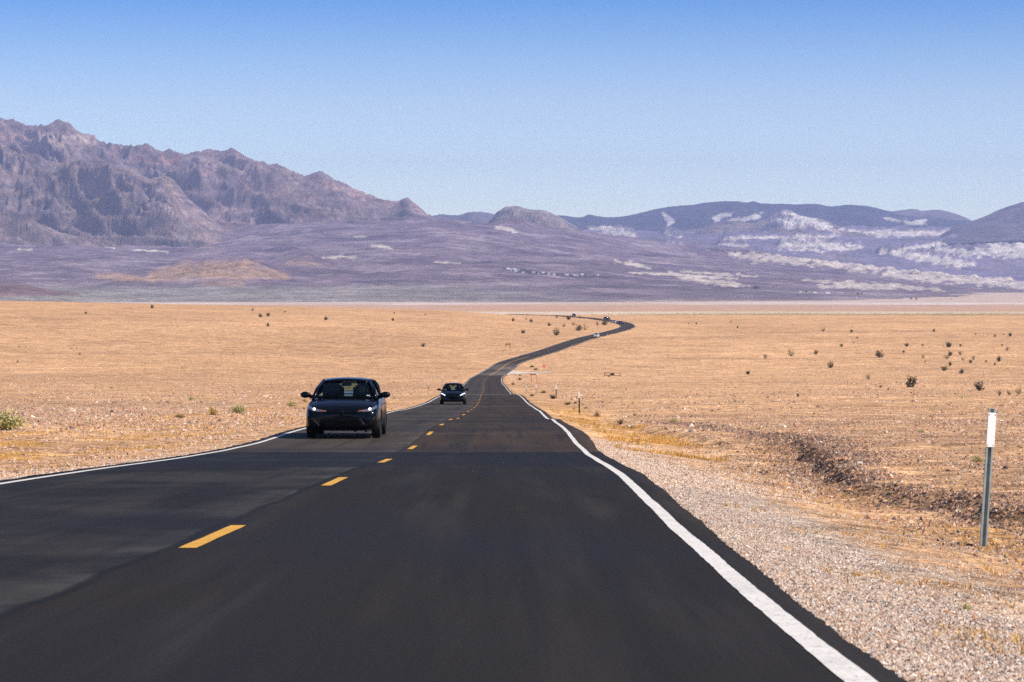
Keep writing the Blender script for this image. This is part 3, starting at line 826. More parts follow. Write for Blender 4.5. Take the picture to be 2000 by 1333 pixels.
# dome shaped hill in the gap
cd_ = rock_color(360, base=(.34, .28, .28), pink=(.40, .30, .26), dark=(.15, .12, .14), creamk=.3, strata=[([(1062, 456, 4), (1095, 455, 6)], (.85, .76, .66), 1.0), ([(1040, 420, 8), (1075, 430, 10), (1100, 440, 8)], (.40, .32, .28), .7), ([(950, 432, 3), (962, 426, 2)], (.7, .6, .5), .7)])
range_layer('dome_hill', (930, 1180), [(900, 460), (935, 445), (957, 431), (972, 414), (988, 406), (1008, 403), (1030, 408), (1055, 410), (1062, 411), (1085, 420), (1105, 430), (1130, 446), (1180, 470)], 14500, 12700, [(900, 462), (1180, 470)], cd_, 180, 80, amp=.2, spur=520, jag=6, seed=260, back=900, prof=.8)
# basin behind the fan with cream badlands
BAS_W = [
    [(1060, 455, 3), (1096, 457, 5)], [(1140, 442, 4), (1180, 448, 7), (1215, 455, 6), (1240, 460, 3)], [(1300, 455, 3), (1330, 462, 3)],
    [(1300, 478, 2), (1330, 480, 3)], [(1405, 477, 2), (1455, 481, 3)], [(1525, 480, 6), (1580, 480, 9), (1640, 482, 6), (1680, 484, 3)],
    [(1415, 466, 2), (1520, 463, 2), (1640, 461, 2)], [(1630, 452, 3), (1700, 456, 5), (1760, 458, 4), (1870, 452, 3)], [(1720, 453, 3), (1790, 457, 4)],
    [(1765, 487, 3), (1820, 480, 4), (1870, 470, 2)], [(1830, 487, 4), (1900, 495, 6), (1960, 490, 10), (2010, 486, 14), (2200, 480, 16)], [(1940, 480, 7), (2000, 496, 8), (2200, 500, 8)],
    [(1720, 492, 4), (1780, 500, 6), (1850, 512, 7), (1900, 516, 4)], [(1460, 497, 3), (1500, 503, 5)], [(1810, 457, 2), (1860, 455, 3)], [(1925, 458, 3), (1940, 460, 4)]]
def basin_z(X, d):
    xi = 1000 + X / d * FP
    za = (HOR - C1(xi)) / FP * D1 - 62
    zb_ = (HOR - 452 + 14 * ss(xi, 1850, 2300) + 0 * xi) / FP * 17800
    t = np.clip((d - 12000) / 5800, 0, 1)
    z = za + (zb_ - za) * t ** .9
    w_ = np.zeros_like(z); yi = row_of(d, z)
    for p in BAS_W:
        w_ = np.maximum(w_, 1 - ss(polydist(xi, yi, p), .6, 1.5))
    z = z + (ridged(X / 420, d / 700, 6, 271) - .42) * 26 * ss(d, 12500, 14000)
    return z + w_ * (8 + 44 * ridged(X / 150, d / 260, 5, 273))
def basin_c(X, d, z):
    xi = 1000 + X / d * FP; yi = row_of(d, z)
    c = np.broadcast_to(np.array([.27, .225, .34]), X.shape + (3,)).copy()
    c = mixc(c, [.32, .25, .24], ss(fbm(X / 400, d / 700, 5, 281), 0, .4) * .7)
    c = mixc(c, [.12, .10, .12], ss(fbm(X / 600, d / 900, 5, 282), .05, .4) * .5)
    for p in BAS_W:
        q = polydist(xi, yi, p) + fbm(xi / 19, yi / 8, 5, 283, .6) * 2.6 + .1
        c = mixc(c, [.92, .84, .76], (1 - ss(q, .85, 1.6)) * .96)
    return c
layer('badlands_basin', np.linspace(800, 2900, 540), np.linspace(12000, 17900, 150), basin_z, basin_c)
# pinkish hills under the mesa
cp = rock_color(380, base=(.33, .25, .22), pink=(.46, .33, .28), dark=(.22, .17, .17), creamk=.6, strata=[
    ([(1330, 448, 6), (1345, 452, 4)], (.7, .55, .45), .7), ([(1510, 428, 6), (1545, 432, 9), (1590, 437, 8)], (.95, .90, .84), 1.0),
    ([(1530, 415, 4), (1560, 425, 7), (1600, 436, 9), (1625, 445, 5)], (.95, .90, .84), 1.0)])
range_layer('pink_hills', (1300, 1740), [(1260, 480), (1320, 458), (1350, 447), (1400, 434), (1430, 432), (1470, 436), (1505, 425), (1530, 412), (1560, 422), (1610, 432), (1640, 446), (1700, 448), (1760, 470)], 18300, 16500, [(1260, 478), (1500, 464), (1760, 466)], cp, 300, 80, amp=.2, spur=480, jag=9, seed=290, back=700, prof=.7)
# long mesa; its dark blue base colour has distance haze put into it
cm = rock_color(400, base=(.065, .075, .12), pink=(.10, .10, .13), dark=(.045, .055, .095), creamk=.0, strata=[
    ([(1150, 448, 4), (1190, 449, 6), (1240, 457, 5)], (.85, .76, .66), 1.0), ([(1398, 428, 5), (1412, 422, 4), (1432, 416, 3)], (.92, .86, .80), .9), ([(1295, 420, 3), (1312, 432, 5), (1305, 440, 4)], (.92, .86, .80), .9),
    ([(1455, 428, 4), (1485, 420, 5)], (.92, .88, .82), 1.0), ([(1420, 432, 2), (1460, 426, 3)], (.85, .78, .70), .8), ([(1728, 427, 2), (1760, 432, 4), (1775, 434, 3)], (.85, .78, .70), .8), ([(1782, 436, 4), (1805, 433, 5)], (.92, .88, .82), 1.0),
    ([(1110, 452, 10), (1250, 462, 10), (1350, 466, 6)], (.22, .18, .18), .7), ([(1640, 452, 8), (1760, 456, 8), (1900, 452, 6)], (.20, .17, .19), .7)])
MESA = [(1020, 440), (1090, 421), (1140, 423), (1150, 419), (1165, 422), (1200, 424), (1235, 420), (1270, 411), (1300, 405), (1350, 400), (1400, 394), (1440, 393), (1462, 396), (1472, 393), (1482, 396), (1520, 398), (1560, 399), (1600, 399), (1610, 402), (1660, 400), (1700, 403), (1730, 411), (1760, 419), (1800, 424), (1850, 428), (1900, 432), (1990, 440), (2100, 450)]
range_layer('mesa', (1050, 2080), MESA, 19500, 17600, [(1000, 462), (1400, 466), (2000, 458), (2100, 460)], cm, 520, 90, amp=.10, spur=700, jag=5, seed=310, back=900, prof=.6, small=.7)
cq = rock_color(420, base=(.17, .14, .16), pink=(.24, .19, .19), creamk=.2)
range_layer('blue_ridge', (1840, 2800), [(1820, 470), (1870, 440), (1900, 432), (1930, 419), (1960, 407), (2000, 394), (2060, 380), (2200, 360), (2800, 330)], 17600, 15600, [(1820, 470), (2000, 462), (2800, 460)], cq, 240, 70, amp=.14, spur=700, jag=6, seed=330, back=900, prof=.8)
cz = rock_color(440, base=(.20, .17, .18), pink=(.28, .22, .22), creamk=.15)
range_layer('distant_hills', (820, 1020), [(780, 430), (845, 421), (870, 420), (900, 419), (915, 415), (935, 413), (950, 415), (965, 419), (1000, 424), (1040, 440)], 21000, 19500, [(780, 446), (1040, 446)], cz, 150, 40, amp=.2, spur=700, jag=8, seed=350, back=700, prof=.7)
range_layer('distant_hills', (1700, 1960), [(1680, 432), (1740, 414), (1765, 411), (1785, 409), (1800, 411), (1830, 410), (1850, 413), (1875, 421), (1895, 430), (1960, 445)], 22000, 20500, [(1680, 448), (1960, 448)], cz, 150, 40, amp=.14, spur=900, jag=3, seed=370, back=700, prof=.7)

# ------------------------------------------------------------------ air
hb = bmesh.new()
_e = [o.matrix_world @ Vector(c) for o in COL.objects if o.type == 'MESH' for c in o.bound_box]
_x = max(abs(p.x) for p in _e) + 300; _y1 = max(p.y for p in _e) + 300; _z0 = min(p.z for p in _e) - 1; _z1 = max(p.z for p in _e) + 20
bx(hb, (0, (_y1 - 1200) / 2, (_z0 + _z1) / 2), (2 * _x, _y1 + 1200, _z1 - _z0))
hm = bpy.data.materials.new('haze_air'); hm.use_nodes = True
hn = hm.node_tree.nodes; hn.clear()
ho = hn.new('ShaderNodeOutputMaterial'); hv = hn.new('ShaderNodeVolumePrincipled')
hv.inputs['Color'].default_value = (.48, .60, 1.0, 1)
hv.inputs['Density'].default_value = 4.1e-5
hv.inputs['Anisotropy'].default_value = 0.0
hm.node_tree.links.new(hv.outputs[0], ho.inputs['Volume'])
obj('haze', bm_mesh(hb, 'haze'), hm, kind='stuff')

# ------------------------------------------------------------------ vehicles
M_BLACKP = simple('black_car_paint', (.003, .004, .008), .25, coat=.36, var=.05, spec=.08)
M_WHITEP = simple('white_car_paint', (.80, .80, .80), .3, coat=.8, var=.03)
M_SILVER = simple('silver_car_paint', (.50, .53, .57), .3, metal=.5, coat=.8, var=.03)
M_DARKP = simple('dark_grey_car_paint', (.025, .028, .036), .25, coat=.9, var=.05)
M_NAVYP = simple('dark_blue_car_paint', (.012, .020, .045), .25, coat=.9, var=.05)
M_PLAST = simple('black_plastic', (.005, .005, .006), .5, var=.1, spec=.12)
M_GRILLE = simple('gloss_black_grille', (.003, .003, .004), .35, var=.1, spec=.12)
M_TYRE = simple('tyre_rubber', (.012, .012, .012), .85, var=.15)
M_RIM = simple('alloy_rim', (.42, .43, .45), .3, metal=.9, var=.05)
M_CHROME = simple('chrome', (.7, .7, .72), .12, metal=1.0, var=.02)
M_SEAT = simple('dark_seat_fabric', (.012, .012, .014), .8)
M_SKIN = simple('skin', (.30, .17, .11), .6)
M_MAROONL = simple('lips', (.25, .09, .07), .6)
M_CLOTH = simple('dark_shirt_fabric', (.03, .03, .04), .9)
M_LAMP = simple('headlamp_glass', (.12, .12, .15), .08, coat=1.0, var=.05)
M_AMBER = simple('amber_indicator', (.22, .08, .03), .15, coat=1.0, emit=(1, .45, .2), es=.1)
M_LIT = simple('lit_headlamp', (1, 1, 1), .3, emit=(1, .97, .92), es=9)
M_DRL = simple('daytime_light_strip', (1, 1, 1), .3, emit=(.92, .95, 1), es=1.5)
M_STICK = simple('white_sticker', (.7, .7, .7), .5)
M_GLASS, _t, _b = mat('tinted_car_glass')
_b.inputs['Base Color'].default_value = (.50, .62, .56, 1)
_b.inputs['Roughness'].default_value = .02
_b.inputs['Transmission Weight'].default_value = 1
_b.inputs['IOR'].default_value = 1.02
_b.inputs['Specular IOR Level'].default_value = .5
_b.inputs['Coat Weight'].default_value = .35
M_PRIV = simple('dark_privacy_glass', (.008, .009, .011), .05, coat=.6, var=.05)

def loft(stations, npt=11):
    """closed body shell: stations = (y, halfwidth, z bottom, z shoulder, z top)"""
    bm = bmesh.new(); rings = []
    for (y, W, zb, zs, zt) in stations:
        h = zs - zb
        half = [(0, zb), (.62 * W, zb), (.92 * W, zb + .03), (.985 * W, zb + .22 * h), (1.0 * W, zb + .50 * h), (.995 * W, zb + .76 * h), (.965 * W, zb + .93 * h), (.90 * W, zs + .2 * (zt - zs)), (.76 * W, zs + .62 * (zt - zs)), (.42 * W, zt - .04 * (zt - zs)), (0, zt)]
        ring = [bm.verts.new((x, y, z)) for x, z in half] + [bm.verts.new((-x, y, z)) for x, z in half[-2:0:-1]]
        rings.append(ring)
    n = len(rings[0])
    for a_, b_ in zip(rings[:-1], rings[1:]):
        for i in range(n):
            bm.faces.new((a_[i], a_[(i + 1) % n], b_[(i + 1) % n], b_[i]))
    for ring, flip in ((rings[0], True), (rings[-1], False)):
        # cap: strips between mirrored points so that the smoothing stays even
        for i in range(10):
            l0, l1 = (ring[(n - i) % n], ring[(n - i - 1) % n]); r0, r1 = ring[i], ring[i + 1]
            vs = []
            for v in ((r0, r1, l1, l0) if flip else (l0, l1, r1, r0)):
                if v not in vs: vs.append(v)
            if len(vs) >= 3:
                bm.faces.new(vs)
    bmesh.ops.recalc_face_normals(bm, faces=bm.faces)
    return bm

def eval_mesh(bm, name, mods):
    me = bm_mesh(bm, name)
    o = bpy.data.objects.new(name, me); COL.objects.link(o)
    rm = []
    for kind, a_ in mods:
        md = o.modifiers.new(kind, kind)
        if kind == 'SUBSURF': md.levels = md.render_levels = a_
        elif kind == 'SOLIDIFY': md.thickness = a_; md.offset = 0
        elif kind == 'BOOLEAN':
            c = bpy.data.objects.new('cutter', a_); COL.objects.link(c); rm.append(c)
            md.object = c; md.operation = 'DIFFERENCE'; md.solver = 'EXACT'
    bpy.context.view_layer.update()
    dg = bpy.context.evaluated_depsgraph_get()
    r = bpy.data.meshes.new_from_object(o.evaluated_get(dg))
    r.name = name
    bpy.data.objects.remove(o)
    for c in rm: bpy.data.objects.remove(c)
    for p in r.polygons: p.use_smooth = True
    return r

def patch(name, top, bot, tree, off=.006, nx=14, nz=4, direction=(0, 1, 0), axes=(0, 2), thick=.008, mirror=False):
    """a panel whose outline is given in front (or side) view, laid onto the body shell"""
    bm = bmesh.new(); D = Vector(direction); G = []
    sgn = -1 if mirror else 1
    def pl(pts, t):
        q = t * (len(pts) - 1); i = min(int(q), len(pts) - 2); f = q - i
        return Vector(pts[i]) * (1 - f) + Vector(pts[i + 1]) * f
    last = None
    for i in range(nx + 1):
        colv = []
        for k in range(nz + 1):
            a_ = pl(top, i / nx) * (1 - k / nz) + pl(bot, i / nx) * (k / nz)
            o = Vector((0, 0, 0)); o[axes[0]] = a_[0] * (sgn if axes[0] == 0 else 1); o[axes[1]] = a_[1]
            o = o - D * 3 if axes[0] == 0 else o - D * 3
            hit, nrm, idx, dist = tree.ray_cast(o, D)
            if hit is None:
                hit = last if last is not None else o + D * 3; nrm = -D
            if nrm.dot(D) > 0: nrm = -nrm
            last = hit
            colv.append(hit + nrm * off)
        G.append(colv)
    V = [[bm.verts.new(p) for p in c] for c in G]
    for i in range(nx):
        for k in range(nz):
            bm.faces.new((V[i][k], V[i][k + 1], V[i + 1][k + 1], V[i + 1][k]))
    # rim towards the body gives the panel its thickness
    bmesh.ops.recalc_face_normals(bm, faces=bm.faces)
    bd = [e for e in bm.edges if e.is_boundary]
    r = bmesh.ops.extrude_edge_only(bm, edges=bd)
    for v in [g for g in r['geom'] if isinstance(g, bmesh.types.BMVert)]:
        v.co += D * (thick + off)
    return bm_mesh(bm, name, True)

def quadpatch(name, c, bulge=(0, 0, 0), nx=8, nz=6, thick=.006, sm=True):
    """c: four corners TL TR BR BL"""
    bm = bmesh.new(); c = [Vector(q) for q in c]; B = Vector(bulge); V = []
    for i in range(nx + 1):
        s_ = i / nx; row = []
        for k in range(nz + 1):
            t = k / nz
            p = (c[0] * (1 - s_) + c[1] * s_) * (1 - t) + (c[3] * (1 - s_) + c[2] * s_) * t
            p = p + B * (4 * s_ * (1 - s_)) * (.55 + .45 * 4 * t * (1 - t))
            row.append(bm.verts.new(p))
        V.append(row)
    for i in range(nx):
        for k in range(nz):
            bm.faces.new((V[i][k], V[i][k + 1], V[i + 1][k + 1], V[i + 1][k]))
    bmesh.ops.recalc_face_normals(bm, faces=bm.faces)
    if thick:
        bmesh.ops.solidify(bm, geom=bm.faces[:], thickness=thick)
    return bm_mesh(bm, name, sm)

def strip(bm, pts, w_, h_):
    """box section beam through points"""
    P = [Vector(p) for p in pts]; prev = None
    for i, p in enumerate(P):
        d_ = (P[min(i + 1, len(P) - 1)] - P[max(i - 1, 0)]).normalized()
        sx_ = d_.cross(Vector((0, 0, 1)));
        if sx_.length < .05: sx_ = Vector((1, 0, 0))
        sx_.normalize(); up = sx_.cross(d_).normalized()
        ring = [bm.verts.new(p + sx_ * w_ * a_ + up * h_ * b_) for a_, b_ in ((-.5, -.5), (.5, -.5), (.5, .5), (-.5, .5))]
        if prev:
            for k_ in range(4):
                bm.faces.new((prev[k_], prev[(k_ + 1) % 4], ring[(k_ + 1) % 4], ring[k_]))
        else: bm.faces.new(ring[::-1])
        prev = ring
    bm.faces.new(prev)

def wheel_parts(root, x, y, r, wdt, side, detail=True):
    bm = bmesh.new()
    prof = [(r * .66, -.5), (r * .90, -.5), (r * .985, -.40), (r, -.25), (r, .25), (r * .985, .40), (r * .90, .5), (r * .66, .5)]
    seg = 28; rings = []
    for i in range(seg):
        a_ = 2 * math.pi * i / seg
        rings.append([bm.verts.new((q * wdt, math.cos(a_) * rr, math.sin(a_) * rr)) for rr, q in prof])
    for i in range(seg):
        a_, b_ = rings[i], rings[(i + 1) % seg]
        for k_ in range(len(prof)):
            bm.faces.new((a_[k_], a_[(k_ + 1) % len(prof)], b_[(k_ + 1) % len(prof)], b_[k_]))
    bmesh.ops.recalc_face_normals(bm, faces=bm.faces)
    wh = obj('wheel', bm_mesh(bm, 'tyre', False), M_TYRE, parent=root, loc=(x, y, r))
    if detail:
        bm = bmesh.new()
        bmesh.ops.create_cone(bm, cap_ends=True, segments=24, radius1=r * .66, radius2=r * .66, depth=wdt * .5, matrix=Matrix.Rotation(R(90), 4, 'Y'))
        for k_ in range(10):
            a_ = 2 * math.pi * k_ / 10
            vs = bx(bm, (0, 0, 0), (.03, r * .10, r * .56), bev=0)
            bmesh.ops.translate(bm, vec=(side * wdt * .30, 0, r * .34), verts=vs)
            bmesh.ops.rotate(bm, cent=(0, 0, 0), matrix=Matrix.Rotation(a_, 3, 'X'), verts=vs)
        bmesh.ops.create_cone(bm, cap_ends=True, segments=14, radius1=r * .16, radius2=r * .14, depth=wdt * .8, matrix=Matrix.Rotation(R(90), 4, 'Y'))
        obj('rim', bm_mesh(bm, 'rim', False), M_RIM, parent=wh)
    return wh

def person_driver(x, y, z, label):
    """seated driver, both hands on the wheel: one skinned body"""
    me = bpy.data.meshes.new('person')
    J = {'pel': (0, .05, .12, .17, .13), 'bel': (0, .07, .28, .155, .12), 'che': (0, .10, .48, .19, .125), 'neck0': (0, .10, .60, .075, .07), 'neck': (0, .08, .68, .056, .058), 'jaw': (0, .055, .745, .066, .078), 'head': (0, .06, .82, .079, .098), 'top': (0, .07, .90, .060, .075)}
    for s_, nm in ((-1, 'l'), (1, 'r')):
        J['sh' + nm] = (s_ * .20, .11, .555, .066, .066); J['el' + nm] = (s_ * .29, -.08, .36, .045, .045)
        J['wr' + nm] = (s_ * .17, -.33, .44, .030, .028); J['hd' + nm] = (s_ * .155, -.40, .465, .040, .022)
        J['hp' + nm] = (s_ * .10, .0, .08, .10, .10); J['kn' + nm] = (s_ * .14, -.42, .16, .066, .066); J['an' + nm] = (s_ * .13, -.62, -.22, .045, .045); J['ft' + nm] = (s_ * .13, -.76, -.25, .04, .03)
    E = [('pel', 'bel'), ('bel', 'che'), ('che', 'neck0'), ('neck0', 'neck'), ('neck', 'jaw'), ('jaw', 'head'), ('head', 'top')]
    for nm in 'lr':
        E += [('che', 'sh' + nm), ('sh' + nm, 'el' + nm), ('el' + nm, 'wr' + nm), ('wr' + nm, 'hd' + nm), ('pel', 'hp' + nm), ('hp' + nm, 'kn' + nm), ('kn' + nm, 'an' + nm), ('an' + nm, 'ft' + nm)]
        for q in range(5):
            s_ = -1 if nm == 'l' else 1
            J[f'f{nm}{q}'] = (s_ * (.155 - .012 * (q - 2)), -.44 + .006 * abs(q - 2), .47 + .018 * (q - 2), .011, .011)
            J[f'g{nm}{q}'] = (s_ * (.145 - .010 * (q - 2)), -.44, .45 + .018 * (q - 2), .009, .009)
            E += [('hd' + nm, f'f{nm}{q}'), (f'f{nm}{q}', f'g{nm}{q}')]
    ks = list(J)
    me.from_pydata([J[k_][:3] for k_ in ks], [(ks.index(a_), ks.index(b_)) for a_, b_ in E], [])
    o = bpy.data.objects.new('person', me); COL.objects.link(o)
    md = o.modifiers.new('Skin', 'SKIN'); md.use_smooth_shade = True
    sv = me.skin_vertices[0].data
    for i, k_ in enumerate(ks):
        sv[i].radius = J[k_][3:5]; sv[i].use_root = (k_ == 'pel')
    o.modifiers.new('Sub', 'SUBSURF').render_levels = 1
    bpy.context.view_layer.update()
    r = bpy.data.meshes.new_from_object(o.evaluated_get(bpy.context.evaluated_depsgraph_get()))
    bpy.data.objects.remove(o)
    r.materials.clear(); r.materials.append(M_CLOTH); r.materials.append(M_SKIN)
    for p in r.polygons:
        c = p.center
        p.material_index = 1 if (c.z > .64 or (c.y < -.30 and c.z > .36 and abs(c.x) > .08)) else 0
        p.use_smooth = True
    b_ = obj('person', r, None, loc=(x, y, z), label=label, cat='person')
    bm = bmesh.new()
    bmesh.ops.create_uvsphere(bm, u_segments=16, v_segments=10, radius=1)
    bmesh.ops.scale(bm, vec=(.088, .108, .10), verts=bm.verts)
    bmesh.ops.delete(bm, geom=[v for v in bm.verts if v.co.z < -.01 and v.co.y < .03], context='VERTS')
    obj('hair', bm_mesh(bm, 'hair', True), M_PLAST, parent=b_, loc=(0, .075, .85))
    bm = bmesh.new(); tube(bm, (0, -.025, .815), (0, -.052, .795), .008, .013, 8); obj('nose', bm_mesh(bm, 'nose', True), M_SKIN, parent=b_)
    bm = bmesh.new(); bx(bm, (0, -.026, .768), (.045, .01, .008), bev=.003); obj('mouth', bm_mesh(bm, 'mouth', True), M_MAROONL, parent=b_)
    for s_ in (-1, 1):
        bm = bmesh.new(); bmesh.ops.create_uvsphere(bm, u_segments=8, v_segments=6, radius=.010, matrix=Matrix.Translation((s_ * .032, -.026, .832))); obj('eye', bm_mesh(bm, 'eye', True), M_PLAST, parent=b_)
        bm = bmesh.new(); bx(bm, (s_ * .079, .07, .815), (.012, .03, .05), bev=.004); obj('ear', bm_mesh(bm, 'ear', True), M_SKIN, parent=b_)
    return b_

CAR = {
 'sedan': dict(st=[(0, .60, .30, .52, .60), (.03, .74, .24, .60, .685), (.12, .825, .20, .70, .765), (.35, .872, .18, .79, .86), (.80, .888, .18, .87, .945), (1.25, .888, .18, .92, 1.0), (1.7, .888, .18, .95, 1.0), (2.6, .888, .18, .97, 1.0), (3.5, .886, .18, .985, 1.02), (3.9, .875, .18, 1.0, 1.06), (4.3, .855, .22, .98, 1.08), (4.55, .80, .28, .92, 1.04), (4.63, .70, .36, .80, .90)],
   wf=.93, wr=3.62, r=.325, cowl=(1.08, .70, .985), wtop=(1.84, .545, 1.36), roof=(2.35, .575, 1.43), rtop=(3.15, .545, 1.365), rbase=(3.98, .63, 1.075), belt=.80, track=.775),
 'coupe': dict(st=[(0, .62, .26, .46, .56), (.04, .76, .20, .55, .655), (.14, .845, .17, .66, .74), (.4, .895, .16, .76, .83), (.9, .905, .16, .83, .92), (1.4, .905, .16, .87, .965), (2.0, .905, .16, .89, .965), (2.8, .905, .16, .91, .97), (3.6, .905, .16, .93, 1.0), (4.1, .89, .17, .94, 1.03), (4.45, .86, .22, .92, 1.02), (4.62, .80, .28, .86, .96), (4.70, .70, .36, .76, .84)],
   wf=.90, wr=3.72, r=.335, cowl=(1.30, .70, .95), wtop=(2.05, .50, 1.36), roof=(2.5, .53, 1.43), rtop=(3.1, .50, 1.37), rbase=(4.1, .60, 1.02), belt=.80, track=.79),
 'suv': dict(st=[(0, .66, .34, .72, .84), (.04, .80, .28, .82, .93), (.14, .88, .24, .92, 1.0), (.4, .92, .23, 1.0, 1.06), (.9, .93, .23, 1.05, 1.11), (1.25, .93, .23, 1.08, 1.14), (2.0, .93, .23, 1.10, 1.15), (3.0, .93, .23, 1.12, 1.16), (4.0, .93, .23, 1.13, 1.17), (4.45, .91, .26, 1.13, 1.17), (4.62, .88, .32, 1.08, 1.14), (4.70, .80, .42, .95, 1.0)],
   wf=.95, wr=3.70, r=.37, cowl=(1.05, .74, 1.12), wtop=(1.75, .62, 1.60), roof=(2.4, .64, 1.70), rtop=(4.05, .62, 1.64), rbase=(4.55, .72, 1.17), belt=.84, track=.80),
 'van': dict(st=[(0, .72, .34, .92, 1.04), (.05, .86, .28, 1.02, 1.12), (.2, .93, .24, 1.10, 1.18), (.6, .97, .23, 1.16, 1.24), (1.0, .98, .23, 1.2, 1.27), (2.0, .98, .23, 1.22, 1.27), (3.5, .98, .23, 1.22, 1.27), (4.8, .97, .25, 1.22, 1.27), (5.0, .94, .3, 1.18, 1.24), (5.08, .88, .4, 1.1, 1.15)],
   wf=.95, wr=4.0, r=.37, cowl=(.75, .84, 1.24), wtop=(1.45, .76, 1.92), roof=(2.0, .78, 2.02), rtop=(4.7, .76, 1.95), rbase=(5.02, .84, 1.26), belt=.92, track=.84),
}

